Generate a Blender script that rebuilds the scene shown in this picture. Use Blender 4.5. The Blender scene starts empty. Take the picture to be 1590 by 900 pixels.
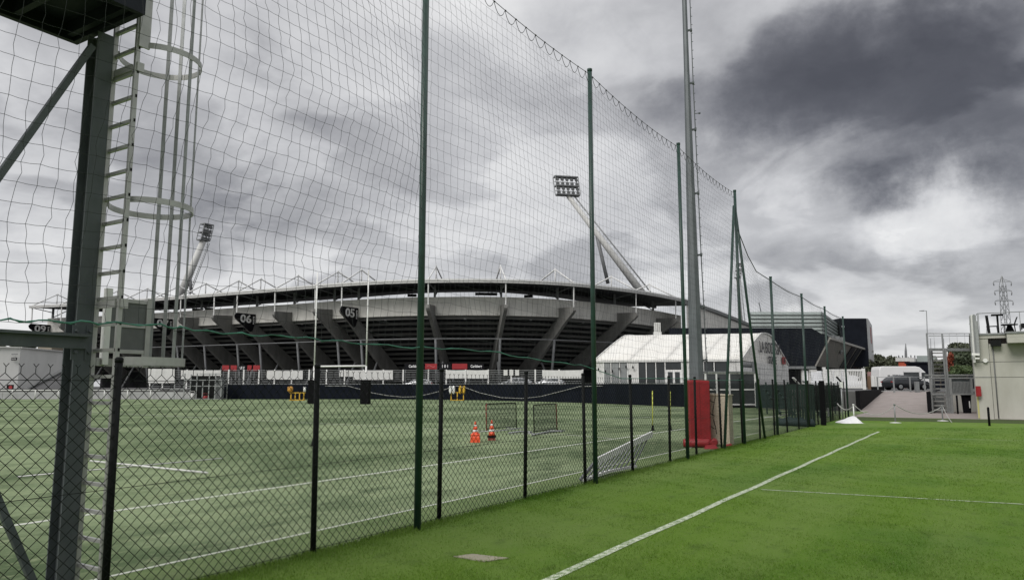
import bpy, math, random
import numpy as np
random.seed(11)
rng = np.random.default_rng(5)
sc = bpy.context.scene
COL = sc.collection
R = math.radians

# ------------------------------------------------------------------ camera, light, sky, exposure
FPX, CAMZ = 1140.0, 1.8                      # focal length in pixels of the 1590 px wide photograph, eye height in metres
PITCH = math.atan(149.0 / FPX)
CP, SP = math.cos(PITCH), math.sin(PITCH)
cam = bpy.data.cameras.new("camera")
cam.sensor_width = 36.0
cam.lens = 36.0 * FPX / 1590.0
cam.clip_start = 0.05
cam.clip_end = 6000
camo = bpy.data.objects.new("camera", cam)
camo.location = (0, 0, CAMZ)
camo.rotation_euler = (R(90) + PITCH, 0, 0)
COL.objects.link(camo)
sc.camera = camo

sc.view_settings.view_transform = 'Standard'
sc.view_settings.look = 'None'
sc.view_settings.exposure = 0.6
sc.view_settings.gamma = 1.0
sc.view_settings.use_curve_mapping = False

SUN_EL, SUN_AZ = R(42), R(218)               # azimuth clockwise from +Y (the camera's heading)
sun = bpy.data.lights.new("sun", 'SUN')
sun.energy = 1.5
sun.angle = R(28)
sun.color = (1.0, 0.97, 0.93)
suno = bpy.data.objects.new("sun", sun)
suno.rotation_euler = (R(90) - SUN_EL, 0, math.pi - SUN_AZ)
COL.objects.link(suno)


def ray(u, v):
    """direction of a pixel of the 1590x900 photograph"""
    return (u - 795.0, FPX * CP - (450 - v) * SP, FPX * SP + (450 - v) * CP)


def at(u, v, Y):
    a = ray(u, v); k = Y / a[1]
    return (a[0] * k, Y, CAMZ + a[2] * k)


def gnd(u, v, z=0.0):
    a = ray(u, v); k = (z - CAMZ) / a[2]
    return (a[0] * k, a[1] * k, z)


FX, FY = 0.52544, 0.85083                     # direction of the fence; the pitch lies on its other side (+t)


def W(s, t, z=0.0):
    return (s * FX - t * FY, s * FY + t * FX, z)


def st(p):
    return (p[0] * FX + p[1] * FY, -p[0] * FY + p[1] * FX)


def on_t(u, v, t):
    a = ray(u, v); k = t / (-a[0] * FY + a[1] * FX)
    return (a[0] * k, a[1] * k, CAMZ + a[2] * k)


def on_s(u, v, s):
    a = ray(u, v); k = s / (a[0] * FX + a[1] * FY)
    return (a[0] * k, a[1] * k, CAMZ + a[2] * k)


def build_world():
    w = bpy.data.worlds.new("World")
    sc.world = w
    w.use_nodes = True
    nt = w.node_tree
    N, L = nt.nodes, nt.links
    N.clear()

    def nd(t, **kw):
        n = N.new(t)
        for k, v in kw.items():
            setattr(n, k, v)
        return n

    def math_(op, a, b=None, c=None, clamp=False):
        n = nd('ShaderNodeMath', operation=op, use_clamp=clamp)
        for i, x in enumerate((a, b, c)):
            if x is None: continue
            if isinstance(x, (int, float)): n.inputs[i].default_value = x
            else: L.new(x, n.inputs[i])
        return n.outputs[0]

    tc = nd('ShaderNodeTexCoord')
    d = tc.outputs['Generated']
    sep = nd('ShaderNodeSeparateXYZ'); L.new(d, sep.inputs[0])
    zc = math_('MAXIMUM', sep.outputs[2], 0.0)
    den = math_('ADD', zc, 0.27)
    px = math_('DIVIDE', sep.outputs[0], den)
    py = math_('DIVIDE', sep.outputs[1], den)
    cmb = nd('ShaderNodeCombineXYZ')
    L.new(px, cmb.inputs[0]); L.new(py, cmb.inputs[1])
    P = cmb.outputs[0]

    def noise(vec, scale, detail, rough, dist=0.0, off=(0, 0, 0)):
        mp = nd('ShaderNodeMapping'); mp.inputs['Location'].default_value = off
        L.new(vec, mp.inputs[0])
        n = nd('ShaderNodeTexNoise')
        n.inputs['Scale'].default_value = scale
        n.inputs['Detail'].default_value = detail
        n.inputs['Roughness'].default_value = rough
        n.inputs['Distortion'].default_value = dist
        L.new(mp.outputs[0], n.inputs['Vector'])
        return n.outputs['Fac']

    big = noise(P, 0.95, 6, 0.52, 0.25, (3.1, 1.7, 0))
    fine = noise(P, 3.2, 7, 0.55, 0.5, (7.3, 2.2, 0))
    warp = nd('ShaderNodeTexNoise'); warp.inputs['Scale'].default_value = 3.6; warp.inputs['Detail'].default_value = 9
    warp.inputs['Roughness'].default_value = 0.64
    L.new(d, warp.inputs['Vector'])
    wv = nd('ShaderNodeVectorMath', operation='SUBTRACT'); L.new(warp.outputs['Color'], wv.inputs[0]); wv.inputs[1].default_value = (.5, .5, .5)
    ws = nd('ShaderNodeVectorMath', operation='SCALE'); L.new(wv.outputs[0], ws.inputs[0]); ws.inputs['Scale'].default_value = 0.30
    wd = nd('ShaderNodeVectorMath', operation='ADD'); L.new(d, wd.inputs[0]); L.new(ws.outputs[0], wd.inputs[1])

    def blob(u, v, rad, sy=1.0):
        """soft cloud mass around one direction of the sky; sy > 1 flattens it"""
        a = ray(u, v); q = math.sqrt(sum(x * x for x in a))
        c = [x / q for x in a]
        df = nd('ShaderNodeVectorMath', operation='SUBTRACT'); L.new(wd.outputs[0], df.inputs[0]); df.inputs[1].default_value = c
        sc_ = nd('ShaderNodeVectorMath', operation='MULTIPLY'); L.new(df.outputs[0], sc_.inputs[0]); sc_.inputs[1].default_value = (1, 1, sy)
        ln = nd('ShaderNodeVectorMath', operation='LENGTH'); L.new(sc_.outputs[0], ln.inputs[0])
        mr = nd('ShaderNodeMapRange', interpolation_type='SMOOTHERSTEP')
        L.new(ln.outputs['Value'], mr.inputs[0])
        mr.inputs[1].default_value = 0.0; mr.inputs[2].default_value = rad
        mr.inputs[3].default_value = 1.0; mr.inputs[4].default_value = 0.0
        return mr.outputs[0]

    val = math_('MULTIPLY_ADD', big, 0.62, 0.385)
    val = math_('ADD', val, math_('MULTIPLY', math_('SUBTRACT', fine, 0.5), 0.44))
    tuft = noise(P, 8.5, 6, 0.6, 0.6, (1.3, 9.2, 0))
    val = math_('ADD', val, math_('MULTIPLY', math_('SUBTRACT', tuft, 0.5), 0.16))
    # rounded, firm-edged heads of cloud
    puff = noise(P, 2.1, 8, 0.5, 0.35, (4.4, 0.6, 0))
    pf_ = nd('ShaderNodeMapRange', interpolation_type='SMOOTHSTEP'); L.new(puff, pf_.inputs[0])
    pf_.inputs[1].default_value = 0.455; pf_.inputs[2].default_value = 0.555; pf_.inputs[3].default_value = -0.085; pf_.inputs[4].default_value = 0.10
    val = math_('ADD', val, pf_.outputs[0])
    for (u, v, r, sy, a) in SKY_BLOBS:
        val = math_('ADD', val, math_('MULTIPLY', blob(u, v, r, sy), a))
    # paler band low over the horizon
    hb = nd('ShaderNodeMapRange', interpolation_type='SMOOTHSTEP'); L.new(sep.outputs[2], hb.inputs[0])
    hb.inputs[1].default_value = 0.0; hb.inputs[2].default_value = 0.30; hb.inputs[3].default_value = 0.13; hb.inputs[4].default_value = 0.0
    val = math_('ADD', val, hb.outputs[0])
    rp = nd('ShaderNodeValToRGB')
    rp.color_ramp.interpolation = 'B_SPLINE'
    els = rp.color_ramp.elements
    stops = [(0.10, (0.052, 0.052, 0.060)), (0.30, (0.095, 0.096, 0.108)), (0.46, (0.190, 0.191, 0.205)), (0.60, (0.290, 0.291, 0.302)),
             (0.76, (0.395, 0.397, 0.41)), (0.98, (0.56, 0.56, 0.562))]
    els[0].position = stops[0][0]; els[0].color = (*stops[0][1], 1)
    els[1].position = stops[-1][0]; els[1].color = (*stops[-1][1], 1)
    for p, c in stops[1:-1]:
        e = els.new(p); e.color = (*c, 1)
    L.new(val, rp.inputs[0])
    sky = nd('ShaderNodeTexSky', sky_type='NISHITA', sun_disc=False)
    sky.sun_elevation = SUN_EL; sky.sun_rotation = SUN_AZ
    bg1 = nd('ShaderNodeBackground'); L.new(sky.outputs[0], bg1.inputs[0]); bg1.inputs[1].default_value = 0.06
    # an overcast sky grows brighter from the horizon to the zenith
    zen = nd('ShaderNodeMapRange', interpolation_type='SMOOTHSTEP'); L.new(sep.outputs[2], zen.inputs[0])
    zen.inputs[1].default_value = 0.45; zen.inputs[2].default_value = 1.0; zen.inputs[3].default_value = 1.0; zen.inputs[4].default_value = 2.0
    bg2 = nd('ShaderNodeBackground'); L.new(rp.outputs[0], bg2.inputs[0]); L.new(zen.outputs[0], bg2.inputs[1])
    mx = nd('ShaderNodeMixShader'); mx.inputs[0].default_value = 0.94
    L.new(bg1.outputs[0], mx.inputs[1]); L.new(bg2.outputs[0], mx.inputs[2])
    out = nd('ShaderNodeOutputWorld'); L.new(mx.outputs[0], out.inputs[0])


SKY_BLOBS = [  # direction (as a pixel), radius, flattening, weight
    (1420, 165, 0.34, 1.7, -0.30), (1580, 250, 0.28, 2.2, -0.27), (1360, 20, 0.26, 1.1, -0.13), (1210, 120, 0.20, 1.6, -0.16), (1560, 40, 0.25, 1.2, -0.16),
    (1030, 40, 0.24, 1.0, -0.15), (1230, 430, 0.20, 2.0, -0.10), (1480, 460, 0.16, 2.2, -0.10),
    (760, 110, 0.30, 1.0, 0.18), (1000, 170, 0.16, 1.0, 0.08), (1465, 385, 0.13, 1.4, 0.18), (1390, 330, 0.17, 2.0, 0.13), (620, 410, 0.28, 2.6, 0.16),
    (120, 470, 0.30, 2.0, 0.14), (430, 330, 0.20, 2.6, -0.12), (120, 230, 0.24, 1.5, -0.07), (300, 180, 0.15, 1.5, 0.06),
]
build_world()

# ------------------------------------------------------------------ materials
MATS = {}


def mat(name, col, rough=0.7, metal=0.0, var=0.12, scale=6.0, bump=0.0, bscale=40.0, col2=None, spec=0.5, detail=5, stretch=(1, 1, 1), sheen=0.0, trans=0.0, dirt=None):
    if name in MATS: return MATS[name]
    m = bpy.data.materials.new(name)
    m.use_nodes = True
    nt = m.node_tree; N, L = nt.nodes, nt.links
    b = N['Principled BSDF']
    b.inputs['Roughness'].default_value = rough
    b.inputs['Metallic'].default_value = metal
    b.inputs['Specular IOR Level'].default_value = spec
    if sheen:
        b.inputs['Sheen Weight'].default_value = sheen
        b.inputs['Sheen Roughness'].default_value = 0.5
    if trans:
        b.inputs['Transmission Weight'].default_value = trans
    tc = N.new('ShaderNodeTexCoord')
    mp = N.new('ShaderNodeMapping'); mp.inputs['Scale'].default_value = stretch
    L.new(tc.outputs['Object'], mp.inputs[0])
    nz = N.new('ShaderNodeTexNoise'); nz.inputs['Scale'].default_value = scale; nz.inputs['Detail'].default_value = detail
    nz.inputs['Roughness'].default_value = 0.6
    L.new(mp.outputs[0], nz.inputs['Vector'])
    rp = N.new('ShaderNodeValToRGB')
    a = col; c2 = col2 if col2 else tuple(min(1, x * (1 + var)) for x in col)
    c1 = col if col2 else tuple(x * (1 - var) for x in col)
    e = rp.color_ramp.elements
    e[0].position = 0.32; e[0].color = (*c1, 1); e[1].position = 0.68; e[1].color = (*c2, 1)
    L.new(nz.outputs['Fac'], rp.inputs[0])
    src = rp.outputs[0]
    if dirt:                                   # runs of weathering, drawn out downwards
        mp2 = N.new('ShaderNodeMapping'); mp2.inputs['Scale'].default_value = dirt[2]
        L.new(tc.outputs['Object'], mp2.inputs[0])
        n2 = N.new('ShaderNodeTexNoise'); n2.inputs['Scale'].default_value = 1.0; n2.inputs['Detail'].default_value = 6; n2.inputs['Roughness'].default_value = 0.65
        L.new(mp2.outputs[0], n2.inputs['Vector'])
        r2 = N.new('ShaderNodeMapRange'); L.new(n2.outputs['Fac'], r2.inputs[0])
        r2.inputs[1].default_value = 0.45; r2.inputs[2].default_value = 0.72; r2.inputs[3].default_value = 0.0; r2.inputs[4].default_value = dirt[1]
        mx = N.new('ShaderNodeMix'); mx.data_type = 'RGBA'
        L.new(r2.outputs[0], mx.inputs['Factor']); L.new(src, mx.inputs[6]); mx.inputs[7].default_value = (*dirt[0], 1)
        src = mx.outputs[2]
    L.new(src, b.inputs['Base Color'])
    if bump:
        nb = N.new('ShaderNodeTexNoise'); nb.inputs['Scale'].default_value = bscale; nb.inputs['Detail'].default_value = 4
        L.new(tc.outputs['Object'], nb.inputs['Vector'])
        bp = N.new('ShaderNodeBump'); bp.inputs['Strength'].default_value = bump; bp.inputs['Distance'].default_value = 0.02
        L.new(nb.outputs['Fac'], bp.inputs['Height']); L.new(bp.outputs[0], b.inputs['Normal'])
    MATS[name] = m
    return m


def multi_mat(name, layers, rough=0.9, bump=0.0, bscale=60.0, sheen=0.0, spec=0.2, sheen_col=None):
    """layers: [(colour, scale, stretch, low, high, amount)]; the first gives the ground colour, each later one is mixed over it by its own noise"""
    m = bpy.data.materials.new(name); m.use_nodes = True
    nt = m.node_tree; N, L = nt.nodes, nt.links
    b = N['Principled BSDF']; b.inputs['Roughness'].default_value = rough; b.inputs['Specular IOR Level'].default_value = spec
    if sheen:
        b.inputs['Sheen Weight'].default_value = sheen; b.inputs['Sheen Roughness'].default_value = 0.55
        if sheen_col: b.inputs['Sheen Tint'].default_value = (*sheen_col, 1)
    tc = N.new('ShaderNodeTexCoord')
    src = None
    for i, (c, s, strch, lo, hi, amt) in enumerate(layers):
        if i == 0:
            rgb = N.new('ShaderNodeRGB'); rgb.outputs[0].default_value = (*c, 1); src = rgb.outputs[0]; continue
        mp = N.new('ShaderNodeMapping'); mp.inputs['Scale'].default_value = strch; mp.inputs['Rotation'].default_value = (0, 0, R(58.3)); mp.inputs['Location'].default_value = (i * 3.7, i * 1.3, 0)
        mp.vector_type = 'TEXTURE'
        mp.inputs['Scale'].default_value = tuple(1.0 / x for x in strch)
        L.new(tc.outputs['Object'], mp.inputs[0])
        nz = N.new('ShaderNodeTexNoise'); nz.inputs['Scale'].default_value = s; nz.inputs['Detail'].default_value = 6; nz.inputs['Roughness'].default_value = 0.62
        L.new(mp.outputs[0], nz.inputs['Vector'])
        mr = N.new('ShaderNodeMapRange'); L.new(nz.outputs['Fac'], mr.inputs[0])
        mr.inputs[1].default_value = lo; mr.inputs[2].default_value = hi; mr.inputs[3].default_value = 0; mr.inputs[4].default_value = amt
        mx = N.new('ShaderNodeMix'); mx.data_type = 'RGBA'
        L.new(mr.outputs[0], mx.inputs['Factor']); L.new(src, mx.inputs[6]); mx.inputs[7].default_value = (*c, 1)
        src = mx.outputs[2]
    L.new(src, b.inputs['Base Color'])
    if bump:
        nb = N.new('ShaderNodeTexNoise'); nb.inputs['Scale'].default_value = bscale; nb.inputs['Detail'].default_value = 5; nb.inputs['Roughness'].default_value = 0.7
        L.new(tc.outputs['Object'], nb.inputs['Vector'])
        bp = N.new('ShaderNodeBump'); bp.inputs['Strength'].default_value = bump; bp.inputs['Distance'].default_value = 0.05
        L.new(nb.outputs['Fac'], bp.inputs['Height']); L.new(bp.outputs[0], b.inputs['Normal'])
    MATS[name] = m
    return m


M_steel = mat("dark painted steel", (0.078, 0.090, 0.094), 0.55, 0.0, 0.22, 2.5, spec=0.3, dirt=((0.14, 0.15, 0.15), 0.5, (3, 3, 0.7)))
M_navy = mat("dark navy deck steel", (0.010, 0.013, 0.020), 0.6, 0.0, 0.25, 3.0, spec=0.25)
M_galv = mat("galvanised steel", (0.29, 0.30, 0.30), 0.45, 0.35, 0.14, 9.0)
M_galvd = mat("dull galvanised steel", (0.22, 0.23, 0.23), 0.5, 0.3, 0.15, 8.0)
M_alu = mat("aluminium", (0.40, 0.40, 0.385), 0.42, 0.35, 0.10, 8.0)
M_mast = mat("mast steel", (0.105, 0.117, 0.125), 0.5, 0.2, 0.15, 2.0, dirt=((0.16, 0.17, 0.175), 0.4, (4, 4, 0.8)))
M_black = mat("black coated steel", (0.007, 0.008, 0.008), 0.6, 0.0, 0.2, 12, spec=0.15)
M_wire = mat("green black fence wire", (0.007, 0.010, 0.008), 0.6, 0.0, 0.15, 10, spec=0.15)
M_green = mat("dark green post paint", (0.012, 0.040, 0.030), 0.42, 0.0, 0.25, 5, dirt=((0.03, 0.055, 0.045), 0.5, (5, 5, 0.9)))
M_twine = mat("net twine", (0.030, 0.034, 0.034), 0.8, 0.0, 0.1, 5)
M_rope = mat("green cord", (0.06, 0.19, 0.14), 0.8, 0.0, 0.3, 3)
M_cable = mat("net head cable", (0.03, 0.032, 0.033), 0.6, 0.0, 0.1, 5)
M_swag = mat("weathered rope", (0.36, 0.36, 0.34), 0.8, 0.0, 0.1, 3)
M_dred = mat("dull red tube", (0.22, 0.035, 0.03), 0.6, 0.0, 0.15, 3)
M_white = mat("white paint", (0.74, 0.74, 0.72), 0.5, 0.0, 0.05, 4)
M_offw = mat("weathered white", (0.62, 0.62, 0.60), 0.6, 0.0, 0.08, 3, dirt=((0.42, 0.42, 0.40), 0.4, (1.5, 1.5, 0.4)))
M_line = multi_mat("white turf line", [((0.52, 0.54, 0.47), 1, (1, 1, 1), 0, 1, 0), ((0.22, 0.30, 0.17), 9, (1, 1, 1), 0.5, 0.75, 0.6)])
M_chalk = multi_mat("chalk line on grass", [((0.50, 0.55, 0.42), 1, (1, 1, 1), 0, 1, 0), ((0.075, 0.14, 0.03), 14, (1, 1, 1), 0.42, 0.66, 0.85)], bump=0.4)
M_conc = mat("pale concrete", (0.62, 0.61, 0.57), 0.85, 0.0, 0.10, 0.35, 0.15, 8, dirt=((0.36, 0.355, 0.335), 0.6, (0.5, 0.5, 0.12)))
M_beam = mat("beam concrete", (0.20, 0.198, 0.186), 0.85, 0.0, 0.14, 0.4, 0.15, 8, dirt=((0.11, 0.11, 0.105), 0.75, (0.7, 0.7, 0.2)))  # base darkened to hold the shade under the terrace; the streaks are weathering
M_soffit = mat("terrace soffit concrete", (0.085, 0.085, 0.08), 0.9, 0.0, 0.2, 0.5)  # step concrete darkened, shade of the underside put into its colour
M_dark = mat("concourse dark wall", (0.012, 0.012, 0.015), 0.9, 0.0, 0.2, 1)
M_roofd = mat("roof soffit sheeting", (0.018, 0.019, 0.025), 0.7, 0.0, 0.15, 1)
M_fascia = mat("roof fascia", (0.50, 0.50, 0.485), 0.6, 0.0, 0.08, 0.5)
M_truss = mat("pale painted tube", (0.64, 0.64, 0.63), 0.5, 0.1, 0.06, 2)
M_strut = mat("grey column paint", (0.15, 0.155, 0.16), 0.6, 0.0, 0.12, 1)
M_sign = mat("black sign board", (0.006, 0.006, 0.008), 0.6, spec=0.15)
M_letter = mat("white lettering", (0.80, 0.80, 0.79), 0.6, 0.0, 0.03)
M_red = mat("red vinyl padding", (0.30, 0.014, 0.020), 0.5, 0.0, 0.18, 3, 0.8, 4, dirt=((0.16, 0.02, 0.02), 0.5, (3, 3, 1)))
M_redb = mat("red board", (0.30, 0.018, 0.022), 0.5, 0.0, 0.1, 1)
M_beige = mat("beige cabinet", (0.66, 0.585, 0.46), 0.6, 0.0, 0.06, 2, dirt=((0.50, 0.44, 0.34), 0.5, (4, 4, 1)))
M_navyb = mat("black navy screen cloth", (0.007, 0.009, 0.015), 0.85, 0.0, 0.25, 0.8, stretch=(1, 1, 0.2), spec=0.1)
M_tent = mat("white marquee sheet", (0.70, 0.69, 0.65), 0.5, 0.0, 0.04, 0.6, dirt=((0.52, 0.49, 0.43), 0.35, (0.6, 0.6, 0.25)))
M_glassd = mat("dark glass", (0.035, 0.04, 0.042), 0.12, 0.0, 0.2, 0.8)
M_glassg = mat("grey film window", (0.24, 0.25, 0.25), 0.25, 0.0, 0.15, 0.8)
M_cladb = mat("black cladding", (0.010, 0.012, 0.017), 0.6, 0.0, 0.25, 0.6, spec=0.08)
M_taupe = mat("taupe soffit panel", (0.155, 0.145, 0.125), 0.6, 0.0, 0.12, 0.3)
M_louv = mat("pale green louvre", (0.31, 0.35, 0.335), 0.5, 0.1, 0.08, 0.4)
M_louvd = mat("louvre shadow gap", (0.06, 0.07, 0.07), 0.7)
M_bwall = mat("buff concrete wall", (0.42, 0.415, 0.37), 0.85, 0.0, 0.06, 0.9, 0.15, 20, dirt=((0.33, 0.32, 0.27), 0.55, (1.2, 1.2, 0.3)))
M_asph = mat("yard asphalt", (0.085, 0.085, 0.084), 0.9, 0.0, 0.15, 0.7, 0.2, 40)
M_pave = multi_mat("pinkish gravel paving", [((0.285, 0.25, 0.235), 1, (1, 1, 1), 0, 1, 0), ((0.20, 0.175, 0.16), 1.2, (1, 1, 1), 0.45, 0.7, 0.6), ((0.36, 0.33, 0.31), 30, (1, 1, 1), 0.5, 0.7, 0.5)], bump=0.3)
M_rubber = mat("black rubber", (0.007, 0.007, 0.008), 0.8, spec=0.08)
M_orange = mat("orange cone plastic", (0.72, 0.085, 0.025), 0.45, 0.0, 0.08, 5)
M_yellow = mat("yellow painted steel", (0.58, 0.36, 0.03), 0.5, 0.0, 0.12, 4)
M_lime = mat("lime yellow pole", (0.56, 0.58, 0.10), 0.5, 0.0, 0.08, 4)
M_bark = mat("bark", (0.06, 0.05, 0.04), 0.9, 0.0, 0.3, 6)
M_leafd = mat("dark leaf", (0.030, 0.042, 0.022), 0.7, 0.0, 0.5, 0.9, col2=(0.055, 0.075, 0.035))
M_leafo = mat("olive leaf", (0.045, 0.055, 0.030), 0.7, 0.0, 0.5, 0.7, col2=(0.085, 0.095, 0.055))
M_leafg = mat("green shrub leaf", (0.035, 0.060, 0.020), 0.7, 0.0, 0.5, 1.2, col2=(0.075, 0.11, 0.035))
M_leafr = mat("red shrub leaf", (0.20, 0.045, 0.02), 0.7, 0.0, 0.4, 1.2)
M_carp = mat("black car paint", (0.012, 0.014, 0.017), 0.22, 0.0, 0.1, 1, spec=0.6)
M_silv = mat("silver car paint", (0.42, 0.43, 0.44), 0.3, 0.4, 0.05, 1)
M_vanw = mat("white van paint", (0.70, 0.70, 0.70), 0.35, 0.0, 0.03, 1)
M_lamp = mat("lamp glass", (0.35, 0.36, 0.37), 0.2, 0.0, 0.1, 5)
M_tail = mat("tail lamp", (0.25, 0.01, 0.01), 0.3)
M_brickr = mat("orange red render", (0.42, 0.085, 0.045), 0.8, 0.0, 0.1, 0.3)
M_tarp = mat("dark green tarpaulin", (0.010, 0.026, 0.024), 0.7, 0.0, 0.3, 1.5, 0.4, 4)
M_slatg = mat("dark green slat", (0.018, 0.038, 0.031), 0.6, 0.0, 0.3, 2)
M_stone = mat("buff stone slab", (0.27, 0.25, 0.18), 0.85, 0.0, 0.18, 5, 0.3, 30, dirt=((0.16, 0.15, 0.10), 0.6, (4, 4, 4)))
M_gpanel = mat("grey gate sheet", (0.12, 0.125, 0.125), 0.6, 0.0, 0.15, 4)
M_sheet = mat("white plastic sheet", (0.72, 0.72, 0.72), 0.5, 0.0, 0.05, 3)
M_turf = multi_mat("artificial turf", [
    ((0.200, 0.256, 0.135), 1, (1, 1, 1), 0, 1, 0),
    ((0.045, 0.082, 0.026), 0.15, (0.8, 1.0, 1), 0.43, 0.57, 0.9),
    ((0.245, 0.295, 0.155), 0.35, (0.7, 2.2, 1), 0.5, 0.75, 0.6),
    ((0.036, 0.066, 0.022), 1.1, (0.5, 1.2, 1), 0.49, 0.66, 0.8),
    ((0.28, 0.325, 0.18), 4, (0.6, 1.6, 1), 0.52, 0.68, 0.7),
    ((0.026, 0.045, 0.018), 12, (0.8, 1.6, 1), 0.53, 0.70, 0.6)], bump=0.6, bscale=22, sheen=0.06, sheen_col=(0.95, 1.0, 0.75))
M_margin = multi_mat("worn turf margin", [
    ((0.155, 0.215, 0.085), 1, (1, 1, 1), 0, 1, 0), ((0.085, 0.135, 0.045), 0.8, (0.6, 1.5, 1), 0.45, 0.68, 0.8), ((0.22, 0.26, 0.13), 7, (1, 1, 1), 0.5, 0.7, 0.6), ((0.05, 0.075, 0.03), 14, (1, 1, 1), 0.54, 0.7, 0.5)], bump=0.7, bscale=25)
M_lawn = multi_mat("natural grass", [
    ((0.122, 0.222, 0.022), 1, (1, 1, 1), 0, 1, 0),
    ((0.058, 0.150, 0.009), 0.16, (1, 1.6, 1), 0.45, 0.64, 0.85),
    ((0.170, 0.255, 0.062), 0.30, (0.5, 1, 1), 0.44, 0.66, 0.7),
    ((0.15, 0.24, 0.045), 0.5, (0.10, 1.0, 1), 0.48, 0.58, 0.5),
    ((0.048, 0.092, 0.012), 2.2, (1, 1.5, 1), 0.54, 0.75, 0.55),
    ((0.19, 0.20, 0.085), 22, (1, 1, 1), 0.56, 0.74, 0.55)], bump=0.9, bscale=45)
M_blade = multi_mat("grass blade", [
    ((0.128, 0.235, 0.022), 1, (1, 1, 1), 0, 1, 0),
    ((0.060, 0.158, 0.009), 0.16, (1, 1.6, 1), 0.45, 0.64, 0.85),
    ((0.175, 0.265, 0.064), 0.30, (0.5, 1, 1), 0.44, 0.66, 0.7),
    ((0.155, 0.25, 0.047), 0.5, (0.10, 1.0, 1), 0.48, 0.58, 0.5),
    ((0.052, 0.098, 0.014), 2.2, (1, 1.5, 1), 0.54, 0.75, 0.55),
    ((0.34, 0.34, 0.17), 55, (1, 1, 1), 0.59, 0.66, 0.8)], rough=0.6, spec=0.3)
_b = M_blade.node_tree; _p = _b.nodes['Principled BSDF']; _tr = _b.nodes.new('ShaderNodeBsdfTranslucent'); _mx = _b.nodes.new('ShaderNodeMixShader')
_mx.inputs[0].default_value = 0.45                      # light comes through thin blades of grass
_b.links.new(_p.inputs['Base Color'].links[0].from_socket, _tr.inputs[0])
_b.links.new(_p.outputs[0], _mx.inputs[1]); _b.links.new(_tr.outputs[0], _mx.inputs[2]); _b.links.new(_mx.outputs[0], _b.nodes['Material Output'].inputs[0])
M_verge = multi_mat("rough verge grass", [
    ((0.062, 0.090, 0.028), 1, (1, 1, 1), 0, 1, 0), ((0.040, 0.062, 0.018), 0.6, (1, 1, 1), 0.45, 0.7, 0.8), ((0.12, 0.125, 0.06), 6, (1, 1, 1), 0.5, 0.75, 0.5)], bump=0.9, bscale=20)
M_mesh = mat("see through wind screen", (0.010, 0.026, 0.022), 0.8, 0.0, 0.3, 1.0, spec=0.1)
M_mesh.node_tree.nodes['Principled BSDF'].inputs['Alpha'].default_value = 0.72
M_ground = mat("rough ground", (0.075, 0.085, 0.055), 0.95, 0.0, 0.25, 0.05)

# ------------------------------------------------------------------ mesh helpers
ORG = {}                                       # world origin of every object made here


def ident(a, b, c):
    return (a, b, c)


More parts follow.
